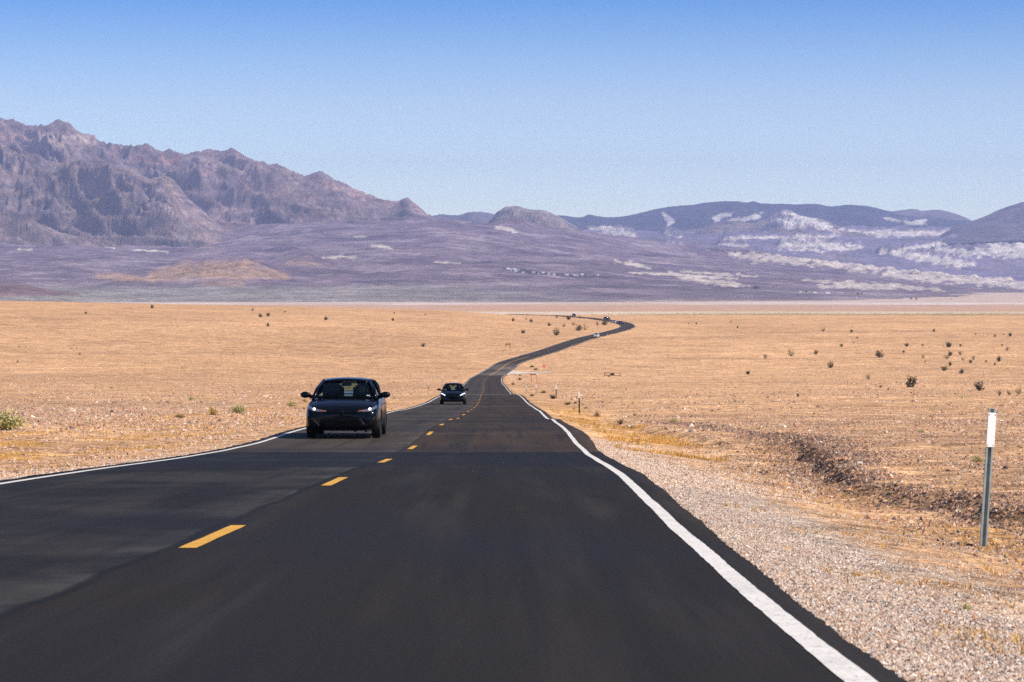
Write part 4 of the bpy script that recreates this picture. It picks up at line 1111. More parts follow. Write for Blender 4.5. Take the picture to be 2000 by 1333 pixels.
def make_car(kind, name, paint, label, cat, group=None, full=True, priv=False, face='sedan'):
    P = CAR[kind]
    root = obj(name, None, label=label, cat=cat, group=group)
    cut = bmesh.new()
    for yy in (P['wf'], P['wr']):
        for s_ in (-1, 1):
            bmesh.ops.create_cone(cut, cap_ends=True, segments=32, radius1=P['r'] + .05, radius2=P['r'] + .05, depth=.40, matrix=Matrix.Translation((s_ * (P['track'] + .07), yy, P['r'] + .015)) @ Matrix.Rotation(R(90), 4, 'Y'))
    cm_ = bm_mesh(cut, 'cut')
    bm = loft(P['st'])
    bme = eval_mesh(bm, 'body', [('SUBSURF', 2), ('BOOLEAN', cm_)] if full else [('SUBSURF', 1), ('BOOLEAN', cm_)])
    tb = bmesh.new(); tb.from_mesh(bme); tree = BVHTree.FromBMesh(tb); tb.free()
    body = obj('body', bme, paint, parent=root)
    # wheels sit in dark liners
    for yy in (P['wf'], P['wr']):
        for s_ in (-1, 1):
            wheel_parts(root, s_ * P['track'], yy, P['r'], .215, s_, full or kind != 'x')
    cy, cw, cz = P['cowl']; ty, tw, tz = P['wtop']; ry, rw, rz = P['roof']; by, bw, bz = P['rtop']; ey, ew, ez = P['rbase']
    # roof
    bm = bmesh.new(); rows_ = []
    for q in range(9):
        t = q / 8; y = ty + (by - ty) * t
        zt = (tz * (1 - t) ** 2 + 2 * (rz + .035) * t * (1 - t) + bz * t * t) + .012
        wv = (tw * (1 - t) ** 2 + 2 * (rw + .03) * t * (1 - t) + bw * t * t)
        rows_.append([bm.verts.new((wv * a_, y, zt + .045 * (1 - abs(a_) ** 2.2) - .0)) for a_ in np.linspace(-1, 1, 11)])
    for a_, b_ in zip(rows_[:-1], rows_[1:]):
        for k_ in range(10): bm.faces.new((a_[k_], a_[k_ + 1], b_[k_ + 1], b_[k_]))
    bmesh.ops.recalc_face_normals(bm, faces=bm.faces)
    bmesh.ops.solidify(bm, geom=bm.faces[:], thickness=.05)
    obj('roof', bm_mesh(bm, 'roof', True), paint, parent=root)
    # pillars
    for s_ in (-1, 1):
        bm = bmesh.new(); strip(bm, [(s_ * (cw + .05), cy - .04, cz - .04), (s_ * (cw * .5 + tw * .5 + .055), (cy + ty) / 2, (cz + tz) / 2 + .02), (s_ * (tw + .01), ty + .02, tz + .015)], .075, .055)
        obj('windshield_pillar', bm_mesh(bm, 'pillar', True), paint, parent=root)
        bm = bmesh.new(); strip(bm, [(s_ * (tw + .01), ty + .02, tz + .01), (s_ * (rw + .02), ry, rz - .03), (s_ * (bw + .01), by, bz + .005)], .05, .05)
        strip(bm, [(s_ * (bw + .01), by, bz), (s_ * (ew * .5 + bw * .5 + .05), (by + ey) / 2, (bz + ez) / 2 + .03), (s_ * (ew + .04), ey, ez - .05)], .13, .07)
        obj('rear_pillar', bm_mesh(bm, 'rear_pillar', True), paint, parent=root)
        # side windows with the middle pillar
        my = (cy + ey) / 2 - .05
        bl = P['belt']
        zbl = P['st'][5][3] + .03
        gl = M_PRIV if priv else M_GLASS
        obj('side_window', quadpatch('side_window', [(s_ * (tw + .02), ty + .10, tz - .03), (s_ * (rw + .02), my - .03, rz - .06), (s_ * bl, my - .03, zbl), (s_ * bl, cy + .25, zbl)], (s_ * .02, 0, 0)), gl, parent=root)
        obj('side_window', quadpatch('side_window', [(s_ * (rw + .02), my + .05, rz - .06), (s_ * (bw + .02), by, bz - .03), (s_ * (bl - .02), ey - .32, zbl + .02), (s_ * bl, my + .05, zbl)], (s_ * .02, 0, 0)), gl, parent=root)
        bm = bmesh.new(); strip(bm, [(s_ * (rw + .015), my + .01, rz - .04), (s_ * (bl + .005), my + .01, zbl - .02)], .05, .09)
        obj('middle_pillar', bm_mesh(bm, 'middle_pillar'), M_GRILLE, parent=root)
        # mirror
        mxp = P['st'][5][1]
        bm = bmesh.new()
        bmesh.ops.create_uvsphere(bm, u_segments=16, v_segments=10, radius=1)
        bmesh.ops.scale(bm, vec=(.128, .080, .078), verts=bm.verts)
        for v in bm.verts:
            if v.co.y > .02: v.co.y = .02 + (v.co.y - .02) * .1
            v.co.z *= 1 + .25 * (-s_ * v.co.x / .118)* -1 * .5
        bmesh.ops.translate(bm, vec=(s_ * (mxp + .065), cy + .30, cz + .06), verts=bm.verts)
        tube(bm, (s_ * (mxp - .14), cy + .34, cz - .01), (s_ * (mxp + .02), cy + .31, cz + .045), .05, .04, 8)
        mi = obj('wing_mirror', bm_mesh(bm, 'wing_mirror', True), paint, parent=root)
        bm = bmesh.new(); bx(bm, (s_ * (mxp + .065), cy + .325, cz + .06), (.17, .006, .095), bev=.002)
        obj('mirror_glass', bm_mesh(bm, 'mirror_glass'), M_CHROME, parent=mi)
        # doors: cut lines as thin recessed strips, and handles
        if full:
            for q, (y0, y1) in enumerate(((cy + .22, my), (my + .03, P['wr'] - P['r'] - .12))):
                dr = patch('door', [(y0, zbl - .10), (y1, zbl - .10)], [(y0 + .06, .36), (y1 - (.0 if q == 0 else .05), .36)], tree, off=.004, nx=8, nz=6, direction=(-s_, 0, 0), axes=(1, 2), thick=.0)
                do = obj('door', dr, paint, parent=root)
                bm = bmesh.new(); bx(bm, (s_ * (P['st'][6][1] + .018), y1 - .22, zbl - .13), (.03, .18, .028), bev=.008)
                obj('door_handle', bm_mesh(bm, 'door_handle'), paint, parent=do)
    gl = M_GLASS
    obj('windshield', quadpatch('windshield', [(-tw, ty, tz), (tw, ty, tz), (cw, cy, cz), (-cw, cy, cz)], (0, -.13, .02), 12, 6), gl, parent=root)
    obj('rear_window', quadpatch('rear_window', [(-bw + .04, by + .02, bz), (bw - .04, by + .02, bz), (ew - .04, ey, ez), (-ew + .04, ey, ez)], (0, .08, .02), 10, 5), M_PRIV if priv else gl, parent=root)
    # cabin: dark deck, dashboard, seats
    bm = bmesh.new()
    bx(bm, (0, cy + .28, cz + .005), (1.36, .36, .07), bev=.03)
    bx(bm, (-.36 * -1, cy + .42, cz + .045), (.34, .16, .05), bev=.02)
    obj('dashboard', bm_mesh(bm, 'dashboard', True), M_SEAT, parent=root)
    zd = P['st'][6][4] - .0
    for (sx_, sy_) in ((-.37, 2.15), (.37, 2.15), (-.36, 3.0), (.36, 3.0)):
        if kind == 'van' : sy_ -= .5
        bm = bmesh.new()
        v = bx(bm, (sx_, sy_ + .0, zd + .10), (.46, .13, .34), Matrix.Rotation(0, 3, 'X'), bev=.05)
        bx(bm, (sx_, sy_ + .03, zd + .31 - (.06 if sy_ > 2.8 else 0)), (.25, .10, .17), bev=.045)
        tube(bm, (sx_ - .06, sy_ + .02, zd + .2), (sx_ - .06, sy_ + .03, zd + .3), .008)
        tube(bm, (sx_ + .06, sy_ + .02, zd + .2), (sx_ + .06, sy_ + .03, zd + .3), .008)
        if not (kind == 'coupe' and sy_ > 2.8):
            obj('seat', bm_mesh(bm, 'seat', True), M_SEAT, parent=root)
    bm = bmesh.new(); bx(bm, (0, ty + .08, tz - .07), (.25, .03, .075), bev=.02); tube(bm, (0, ty + .08, tz - .04), (0, ty + .1, tz + .03), .012)
    obj('inside_mirror', bm_mesh(bm, 'inside_mirror', True), M_SEAT, parent=root)
    # steering wheel on the image right
    bm = bmesh.new()
    ring = []
    for i in range(20):
        a_ = 2 * math.pi * i / 20
        ring.append(Vector((.37 + .18 * math.cos(a_), cy + .58 - .06 * math.sin(a_), cz - .03 + .16 * math.sin(a_))))
    for i in range(20): tube(bm, ring[i], ring[(i + 1) % 20], .014, seg=6)
    obj('steering_wheel', bm_mesh(bm, 'steering_wheel', True), M_SEAT, parent=root)
    # front end
    zs0 = P['st'][2][3]
    if kind == 'sedan':
        for mi_ in (False, True):
            hl = obj('headlight', patch('headlight', [(.36, .672), (.50, .690), (.70, .745), (.80, .80)], [(.37, .655), (.50, .645), (.68, .655), (.80, .735)], tree, off=.010, mirror=mi_), M_LAMP, parent=root)
            obj('lit_lamp', patch('lit_lamp', [(.628, .719), (.650, .728), (.674, .723)], [(.628, .694), (.650, .686), (.674, .698)], tree, off=.018, nx=6, nz=4, mirror=mi_), M_LIT, parent=hl)
            obj('indicator', patch('indicator', [(.38, .672), (.52, .692)], [(.39, .655), (.52, .664)], tree, off=.016, nx=5, nz=2, mirror=mi_), M_AMBER, parent=hl)
            obj('fog_light_recess', patch('fog_light_recess', [(.50, .30), (.62, .44), (.80, .56)], [(.52, .245), (.66, .235), (.82, .28)], tree, off=.004, mirror=mi_), M_PLAST, parent=root)
        obj('upper_grille', patch('upper_grille', [(-.42, .650), (0, .660), (.42, .650)], [(-.40, .615), (0, .605), (.40, .615)], tree, off=.006, nx=20, nz=2), M_GRILLE, parent=root)
        gr_ = obj('lower_grille', patch('lower_grille', [(-.42, .50), (0, .515), (.42, .50)], [(-.60, .285), (0, .27), (.60, .285)], tree, off=.003, nx=20, nz=4), M_GRILLE, parent=root)
        for zz in (.33, .37, .41, .45):
            obj('grille_slat', patch('grille_slat', [(-.50, zz + .008), (.50, zz + .008)], [(-.50, zz - .004), (.50, zz - .004)], tree, off=.012, nx=14, nz=1), M_PLAST, parent=gr_)
        obj('bumper_lip', patch('bumper_lip', [(-.62, .250), (0, .245), (.62, .250)], [(-.62, .228), (0, .223), (.62, .228)], tree, off=.018, nx=16, nz=1), paint, parent=root)
        bm = bmesh.new(); bmesh.ops.create_uvsphere(bm, u_segments=16, v_segments=8, radius=1, matrix=Matrix.Diagonal((.062, .012, .042, 1)))
        bmesh.ops.translate(bm, vec=(0, -.006, .632), verts=bm.verts)
        obj('badge', bm_mesh(bm, 'badge', True), M_PLAST, parent=root)
        bm = bmesh.new()
        for a_, b_ in (((-.60, cy - .06, cz + .01), (-.05, cy - .12, cz + .02)), ((.02, cy - .12, cz + .01), (.52, cy - .08, cz + .02))):
            tube(bm, a_, b_, .008, .005)
        obj('wiper', bm_mesh(bm, 'wiper'), M_PLAST, parent=root)
        bm = bmesh.new(); bx(bm, (.56, cy + .035, cz + .045), (.085, .004, .03))
        obj('windshield_sticker', bm_mesh(bm, 'sticker'), M_STICK, parent=root)
    elif kind == 'coupe':
        for mi_ in (False, True):
            hl = obj('headlight', patch('headlight', [(.50, .615), (.66, .70), (.84, .765)], [(.52, .575), (.68, .60), (.84, .68)], tree, off=.010, mirror=mi_), M_LAMP, parent=root)
            obj('light_strip', patch('light_strip', [(.50, .612), (.62, .685), (.82, .765)], [(.53, .585), (.64, .652), (.82, .738)], tree, off=.020, nx=10, nz=2, mirror=mi_), M_DRL, parent=hl)
            obj('air_intake', patch('air_intake', [(.52, .40), (.80, .44)], [(.54, .22), (.82, .26)], tree, off=.004, mirror=mi_), M_PLAST, parent=root)
        gr_ = obj('grille', patch('grille', [(-.36, .60), (0, .62), (.36, .60)], [(-.42, .40), (0, .37), (.42, .40)], tree, off=.005, nx=18, nz=3), M_GRILLE, parent=root)
        obj('chrome_bar', patch('chrome_bar', [(-.36, .505), (.36, .505)], [(-.36, .490), (.36, .490)], tree, off=.014, nx=10, nz=1), M_PLAST, parent=gr_)
        obj('lower_intake', patch('lower_intake', [(-.45, .31), (.45, .31)], [(-.48, .22), (.48, .22)], tree, off=.004, nx=14, nz=2), M_PLAST, parent=root)
        bm = bmesh.new(); bx(bm, (-.50, cy + .06, cz + .06), (.11, .004, .03))
        obj('windshield_sticker', bm_mesh(bm, 'sticker'), M_STICK, parent=root)
    else:
        zl = .86 if kind == 'suv' else .96
        for mi_ in (False, True):
            obj('headlight', patch('headlight', [(.52, zl), (.84, zl + .08)], [(.54, zl - .11), (.84, zl - .05)], tree, off=.010, nx=8, nz=2, mirror=mi_), M_LAMP, parent=root)
        obj('grille', patch('grille', [(-.46, zl - .02), (.46, zl - .02)], [(-.40, zl - .24), (.40, zl - .24)], tree, off=.006, nx=12, nz=2), M_PLAST, parent=root)
        obj('lower_bumper', patch('lower_bumper', [(-.80, .50), (.80, .50)], [(-.74, .33), (.74, .33)], tree, off=.008, nx=12, nz=2), M_PLAST, parent=root)
    return root

def place(o, X, d, z, yaw=0, pitch=0):
    o.location = (X, d, z)
    o.rotation_euler = (pitch, 0, yaw)

def road_pose(d, side):
    """position in a lane and heading along the road; side -1 = oncoming lane"""
    e = 2.0
    dx = (float(xc(d + e)) - float(xc(d - e))) / (2 * e); dz = (float(z0(d + e)) - float(z0(d - e))) / (2 * e)
    return float(xc(d)) + side * 1.85, float(z0(d)) + .004, -math.atan(dx), math.atan(dz)

def copy_tree(o, parent=None, sub=None):
    c = o.copy(); COL.objects.link(c)
    c.parent = parent
    if sub and c.data and c.data.materials and c.data.materials[0] == sub[0]:
        c.data = c.data.copy(); c.data.materials[0] = sub[1]
    for ch in list(o.children): copy_tree(ch, c, sub)
    return c

car1 = make_car('sedan', 'car', M_BLACKP, 'glossy black sedan with lit headlights, nearest car, in the left lane', 'car')
X, z, yw, pt = road_pose(62.3, -1); pt = math.atan((float(z0(65.9)) - float(z0(63.2))) / 2.7); place(car1, -4.12, 61.3, float(z0(62.23)) - .93 * math.tan(pt) + .006, yw, pt); car1.scale = (1.03, 1, 1)
bpy.context.view_layer.update()
drv = person_driver(0, 0, 0, 'driver in a dark shirt behind the wheel of the nearest black sedan')
drv.parent = None
p_ = car1.matrix_world @ Vector((.37, 2.02, .40)); drv.location = p_; drv.rotation_euler = (pt, 0, yw)
car2 = make_car('coupe', 'car', M_BLACKP, 'low black coupe with slanted white light strips, following the black sedan', 'car')
X, z, yw, pt = road_pose(175, -1); place(car2, -4.06, 173.5, float(z0(174.4)) - .9 * math.tan(pt), yw, pt)
GR = 'small distant cars strung along the far bend'
car3 = make_car('suv', 'car', M_WHITEP, 'white crossover with dark windows coming round the far curve', 'car', GR, full=False, priv=True)
X, z, yw, pt = road_pose(1035, -.9); X = (1164 - 1000) / FP * 1035; place(car3, X, 1035, z, yw + .03, pt); car3.scale = (1.15, 1.15, 1.2)
car4 = copy_tree(car3, None, (M_WHITEP, M_DARKP)); car4['label'] = 'dark boxy off-road vehicle at the back of the group of three on the bend'
car6 = make_car('sedan', 'car', M_SILVER, 'silver sedan in the middle of the three cars on the far bend', 'car', GR, full=False, priv=True)
car7 = copy_tree(car6, None, (M_SILVER, M_NAVYP)); car7['label'] = 'dark blue sedan leading the three cars on the far bend'
car8 = copy_tree(car3, None, (M_WHITEP, M_DARKP)); car8['label'] = 'dark vehicle alone at the far end of the road, by the pale flat'
for o_, xi, yi, yw_ in ((car4, 1190, 625.5, .55), (car6, 1204.5, 631.5, .6), (car7, 1218.5, 633.5, .7), (car8, 1122, 618.6, .12)):
    X, d, z = at(xi, yi, 900, 2200, lambda X, d: z0(d) + 0 * X)
    place(o_, X, d, z + .01, yw_, 0); o_.scale = (1.1, 1.1, 1.12)

# ------------------------------------------------------------------ delineator posts
M_GALV = simple('galvanised_steel', (.34, .39, .385), .5, metal=.35, var=.18, vscale=14)
M_DPOST = simple('dark_steel_post', (.035, .04, .042), .6, metal=.3, var=.2)
M_PLATE = simple('white_reflector_plate', (.90, .90, .89), .45, var=.02)
M_BOLT = simple('bolt_steel', (.12, .12, .12), .5, metal=.6)
M_WOODO = simple('orange_brown_post', (.72, .27, .05), .8, var=.2)
M_WOODB = simple('brown_weathered_wood', (.20, .11, .06), .85, var=.25)
M_RED = simple('red_sign_face', (.62, .012, .008), .6, var=.04)
M_MAROON = simple('dark_red_board', (.16, .035, .03), .7, var=.2)
M_IRON = simple('dark_iron_pipe', (.045, .030, .025), .7, var=.25)

def make_post(label, h=1.2, w_=.075, plate=(.088, .34), top=.03, pm=M_GALV, deep=True, group='white plated roadside delineator posts'):
    root = obj('delineator_post', None, label=label, cat='road post', group=group)
    # open hat channel: two flanges, two webs, a back
    bm = bmesh.new()
    t = .004; a = w_
    prof = [(-.5 * a, 0), (-.22 * a, 0), (-.17 * a, .042), (.17 * a, .042), (.26 * a, 0), (.5 * a, 0), (.5 * a, t), (.30 * a, t), (.20 * a, .042 + t), (-.20 * a, .042 + t), (-.26 * a, t), (-.5 * a, t)]
    lo = [bm.verts.new((x, y, -.25)) for x, y in prof]; hi = [bm.verts.new((x, y, h)) for x, y in prof]
    n = len(prof)
    for i in range(n): bm.faces.new((lo[i], lo[(i + 1) % n], hi[(i + 1) % n], hi[i]))
    bm.faces.new(hi); bm.faces.new(lo[::-1])
    bmesh.ops.recalc_face_normals(bm, faces=bm.faces)
    obj('steel_channel', bm_mesh(bm, 'steel_channel'), pm, parent=root)
    bm = bmesh.new()
    bx(bm, (0, -.006, h - top - plate[1] / 2), (plate[0], .003, plate[1]), bev=.0012)
    pl = obj('reflector_plate', bm_mesh(bm, 'reflector_plate'), M_PLATE, parent=root)
    if deep:
        for sx_, sz_ in ((-1, 1), (1, 1), (-1, -1), (1, -1)):
            bm = bmesh.new(); tube(bm, (sx_ * plate[0] * .36, -.0075, h - top - plate[1] / 2 + sz_ * plate[1] * .44), (sx_ * plate[0] * .36, -.011, h - top - plate[1] / 2 + sz_ * plate[1] * .44), .0045, seg=8)
            obj('bolt', bm_mesh(bm, 'bolt'), M_BOLT, parent=pl)
    return root

p = make_post('tall galvanised post with white plate, nearest, leaning at the right edge', h=1.24, plate=(.086, .31), top=.035)
X, d, z = at(1921, 1068); p.location = (X, d, z); p.rotation_mode = 'ZYX'; p.rotation_euler = (R(-1), R(3.8), R(22))
for (xb, yb, h_, lab, pm, pw_) in (
    (1131.5, 807, 1.22, 'dark post with narrow white plate, second from the near right post', M_DPOST, .085),
    (1086.5, 774, None, 'short post with a wide white plate behind a dark green bush', M_DPOST, .14),
    (1047, 771, None, 'thin grey post with white plate below the orange sign legs', M_GALV, .13),
    (1028, 768, None, 'faint thin post with small white plate beside the dry ditch growth', M_GALV, .10),
    (1002.5, 751, None, 'thin dark post among green weeds by the inner curve', M_DPOST, .09),
    (1022.5, 739, None, 'tiny white topped post beside the gravel track mouth', M_GALV, .10),
    (1035.5, 711, None, 'thin post with small white top before the stop sign curve', M_GALV, .10),
    (1118, 681.5, None, 'white topped post on the outer verge halfway up the far curve', M_GALV, .13),
    (1186.5, 660, None, 'white topped post on the verge beside the white crossover', M_GALV, .13),
    (1006, 735, None, 'dark thin post at the corner of the gravel track', M_DPOST, .07),
    (837.5, 765, None, 'slim post on the left verge just behind the black coupe', M_DPOST, .08)):
    tops = {774: 752, 771: 750.5, 768: 752, 751: 739, 739: 732.5, 711: 704, 681.5: 674.5, 660: 653, 735: 727, 765: 747}
    X, d, z = at(xb, yb)
    h = h_ or (yb - tops[yb]) / FP * d
    p = make_post(lab, h=h, w_=max(.075, .45 * pw_ + .02), plate=(pw_, h * (.30 if h_ else .38)), top=.02, pm=pm, deep=False)
    p.location = (X, d, z); p.rotation_euler = (0, R(random.uniform(-1.5, 1.5)), 0)

# ------------------------------------------------------------------ stop sign by the side track
X, d, z = at(1062.5, 728)
st = obj('stop_sign', None, loc=(X, d, z), label='red octagonal stop sign facing the gravel side track', cat='sign')
H = 15.5 / FP * d; rr = .47
bm = bmesh.new(); bx(bm, (0, .03, H / 2 - .2), (.07, .05, H + .35 - .05)); obj('pole', bm_mesh(bm, 'pole'), M_GALV, parent=st)
bm = bmesh.new(); bmesh.ops.create_cone(bm, cap_ends=True, segments=8, radius1=rr, radius2=rr, depth=.012, matrix=Matrix.Translation((0, -.01, H - rr * .92)) @ Matrix.Rotation(R(90), 4, 'X') @ Matrix.Rotation(R(22.5), 4, 'Z'))
sp = obj('sign_panel', bm_mesh(bm, 'sign_panel'), M_RED, parent=st)
bm = bmesh.new()
for i in range(8):
    a0, a1 = math.radians(22.5 + 45 * i), math.radians(22.5 + 45 * (i + 1))
    for ra, rb in ((rr * .93, rr * .965),):
        q = [(math.cos(a0) * ra, math.sin(a0) * ra), (math.cos(a1) * ra, math.sin(a1) * ra), (math.cos(a1) * rb, math.sin(a1) * rb), (math.cos(a0) * rb, math.sin(a0) * rb)]
        bm.faces.new([bm.verts.new((x, -.018, H - rr * .92 + y)) for x, y in q])
obj('white_border', bm_mesh(bm, 'white_border'), M_PLATE, parent=sp)
fc = bpy.data.curves.new('stop_lettering', 'FONT'); fc.body = 'STOP'; fc.size = .36; fc.align_x = 'CENTER'; fc.align_y = 'CENTER'; fc.size = .30
_t = bpy.data.objects.new('lettering', fc); COL.objects.link(_t); bpy.context.view_layer.update()
_m = bpy.data.meshes.new_from_object(_t.evaluated_get(bpy.context.evaluated_depsgraph_get())); bpy.data.objects.remove(_t); _m.materials.clear()
obj('lettering', _m, M_PLATE, parent=sp, loc=(0, -.02, H - rr * .92), kind='stuff').rotation_euler = (R(90), 0, 0)
st.rotation_euler = (0, 0, R(14))

# sign on two orange brown legs
X, d, z = at(1043, 750.5)
W_ = 10.5 / FP * d; H = 20.5 / FP * d
sg = obj('roadside_sign', None, loc=(X, d, z), label='low sign board on two orange brown legs beside the inner curve', cat='sign')
for s_ in (-1, 1):
    bm = bmesh.new(); bx(bm, (s_ * W_ / 2, 0, H / 2 - .2), (.13, .10, H + .4 - .1), bev=.01); obj('leg', bm_mesh(bm, 'leg'), M_WOODO, parent=sg)
bm = bmesh.new(); bx(bm, (-W_ * .18, -.08, H - .16), (W_ * 1.05, .05, .20), bev=.01); obj('sign_board', bm_mesh(bm, 'sign_board'), M_MAROON, parent=sg)
bm = bmesh.new(); bx(bm, (W_ * .62, -.08, H - .16), (W_ * .34, .05, .24), bev=.01); obj('white_end_board', bm_mesh(bm, 'white_end_board'), M_PLATE, parent=sg)
# brown board on two posts, left plain
X, d, z = at(992, 684.5)
W_ = 7.4 / FP * d; H = 13.2 / FP * d
sg = obj('wooden_sign', None, loc=(X, d, z), label='brown wooden sign board on two posts, standing left of the road curve', cat='sign')
for s_ in (-1, 1):
    bm = bmesh.new(); bx(bm, (s_ * W_ / 2, 0, H / 2 - .2), (.18, .16, H + .4 - .04), bev=.01); obj('post', bm_mesh(bm, 'post'), M_WOODB, parent=sg)
bm = bmesh.new(); bx(bm, (0, -.12, H - .22), (W_ * 1.40, .07, .40), bev=.01); obj('board', bm_mesh(bm, 'board'), M_WOODB, parent=sg)
# pipe gate on the plain
X, d, z = at(1196, 736)
W_ = 31 / FP * d; H = 7.0 / FP * d
gt = obj('pipe_gate', None, loc=(X, d, z), label='low dark pipe gate with a panel in its middle, on the right plain', cat='gate')
for s_ in (-1, 1):
    bm = bmesh.new(); tube(bm, (s_ * W_ / 2, 0, -.2), (s_ * W_ / 2, 0, H + .05), .07, seg=10); obj('post', bm_mesh(bm, 'post', True), M_IRON, parent=gt)
for zz in (H, H * .38):
    bm = bmesh.new(); tube(bm, (-W_ / 2 + .07, 0, zz - .04), (W_ / 2 - .07, 0, zz - .04), .05, seg=8); obj('rail', bm_mesh(bm, 'rail', True), M_IRON, parent=gt)
bm = bmesh.new(); bx(bm, (0, -.08, H * .66), (W_ * .26, .05, H * .62), bev=.01); obj('panel', bm_mesh(bm, 'panel'), M_IRON, parent=gt)
bm = bmesh.new(); bx(bm, (-W_ * .22, -.3, .12), (.7, .4, .35), bev=.1); obj('foot_weight', bm_mesh(bm, 'foot_weight', True), M_IRON, parent=gt)
for xs_ in (-W_ * .13, W_ * .13):
    bm = bmesh.new(); tube(bm, (xs_, -.02, .02), (xs_, -.02, H * .38), .045, seg=8); obj('brace', bm_mesh(bm, 'brace', True), M_IRON, parent=gt)

# ------------------------------------------------------------------ plants
M_LEAFD = simple('creosote_leaves', (.050, .050, .016), .8, var=.35, vscale=3)
M_LEAFO = simple('olive_leaves', (.12, .105, .03), .8, var=.3, vscale=3)
M_LEAFG = simple('pale_green_leaves', (.50, .47, .17), .75, var=.25, vscale=4)
M_LEAFY = simple('yellow_dry_leaves', (.55, .36, .10), .8, var=.25, vscale=4)
M_TWIG = simple('brown_twigs', (.11, .07, .045), .85, var=.25)
M_STRAW = simple('golden_straw', (.62, .36, .09), .8, var=.3, vscale=2)

def tri(V, F, a, b, c):
    n = len(V); V += [a, b, c]; F.append((n, n + 1, n + 2))

def bush_meshes(seed, nb, nl, w_=1.0, h_=.75, leaf=.06, dome=False, spread=1.0):
    """stems and foliage of a bush about one metre wide, returned as two meshes"""
    r = random.Random(seed)
    bm = bmesh.new(); LV, LF = [], []
    for i in range(nb):
        az = r.uniform(0, 2 * math.pi); tilt = r.uniform(.15, 1.25 if dome else 1.05) * spread
        L_ = r.uniform(.6, 1.0) * (h_ * (1 - .35 * tilt / 1.25) + .1)
        dirv = Vector((math.cos(az) * math.sin(tilt), math.sin(az) * math.sin(tilt), math.cos(tilt)))
        p0 = Vector((r.uniform(-.05, .05), r.uniform(-.05, .05), -.05)); p1 = p0 + dirv * L_ * .55 + Vector((0, 0, .03)); p2 = p1 + (dirv + Vector((0, 0, .25))).normalized() * L_ * .5
        tube(bm, p0, p1, .012, .008, 3); tube(bm, p1, p2, .008, .003, 3)
        for k in range(nl):
            t = r.uniform(.25, 1.05)
            c = p0.lerp(p1, t * 2) if t < .5 else p1.lerp(p2, (t - .5) * 2)
            c = c + Vector((r.gauss(0, .055), r.gauss(0, .055), r.gauss(0, .045))) * w_
            s_ = leaf * r.uniform(.6, 1.4)
            a_ = Vector((r.gauss(0, 1), r.gauss(0, 1), r.gauss(0, 1))).normalized() * s_
            b_ = Vector((r.gauss(0, 1), r.gauss(0, 1), r.gauss(0, 1))).normalized() * s_
            tri(LV, LF, tuple(c), tuple(c + a_), tuple(c + b_))
    st_ = bm_mesh(bm, 'stems')
    fo = mesh_np('foliage', np.array(LV), np.array(LF))
    return st_, fo

BUSH = {'dark': [bush_meshes(40 + i, 20, 26, h_=.85, leaf=.085) for i in range(5)],
        'sparse': [bush_meshes(60 + i, 13, 15, h_=.9, leaf=.08, spread=.9) for i in range(3)],
        'green': [bush_meshes(80 + i, 34, 22, h_=.55, leaf=.055, dome=True) for i in range(4)],
        'twig': [bush_meshes(90 + i, 44, 3, h_=.6, leaf=.04, dome=True) for i in range(2)]}
for k_, lst in BUSH.items():
    for a_, b_ in lst:
        a_.materials.append(M_TWIG)

def joined(a, b, m1, m2, name):
    bm = bmesh.new(); bm.from_mesh(a); n0 = len(bm.faces); bm.from_mesh(b)
    bm.faces.ensure_lookup_table()
    for i, f in enumerate(bm.faces): f.material_index = 0 if i < n0 else 1
    me = bm_mesh(bm, name); me.materials.append(m1); me.materials.append(m2); return me
_cache = {}
def shrub(xi, yb, wpx, kind, leafm, label, name='creosote_bush', cat='shrub', group=None, hscale=1.0, dfix=None):
    X, d, z = at(xi, yb)
    i = random.randrange(len(BUSH[kind]))
    st_, fo = BUSH[kind][i]
    w0 = 1.15 if kind != 'sparse' else .95
    s_ = wpx / FP * d / w0 * (1.2 if kind in ('dark', 'sparse') else 1.35)
    rot = random.uniform(0, 6.28)
    if wpx >= 12:
        root = obj(name, None, loc=(X, d, z), label=label, cat=cat, group=group)
        obj('stems', st_, None, parent=root)
        key = (kind, i, leafm.name)
        if key not in _cache:
            f2 = fo.copy(); f2.materials.append(leafm); _cache[key] = f2
        obj('foliage', _cache[key], None, parent=root)
    else:
        key = (kind, i, leafm.name, 'j')
        if key not in _cache: _cache[key] = joined(st_, fo, M_TWIG, leafm, 'bush')
        root = obj(name, _cache[key], None, loc=(X, d, z), label=label, cat=cat, group=group)
    root.scale = (s_, s_, s_ * hscale); root.rotation_euler = (0, 0, rot)
    return root

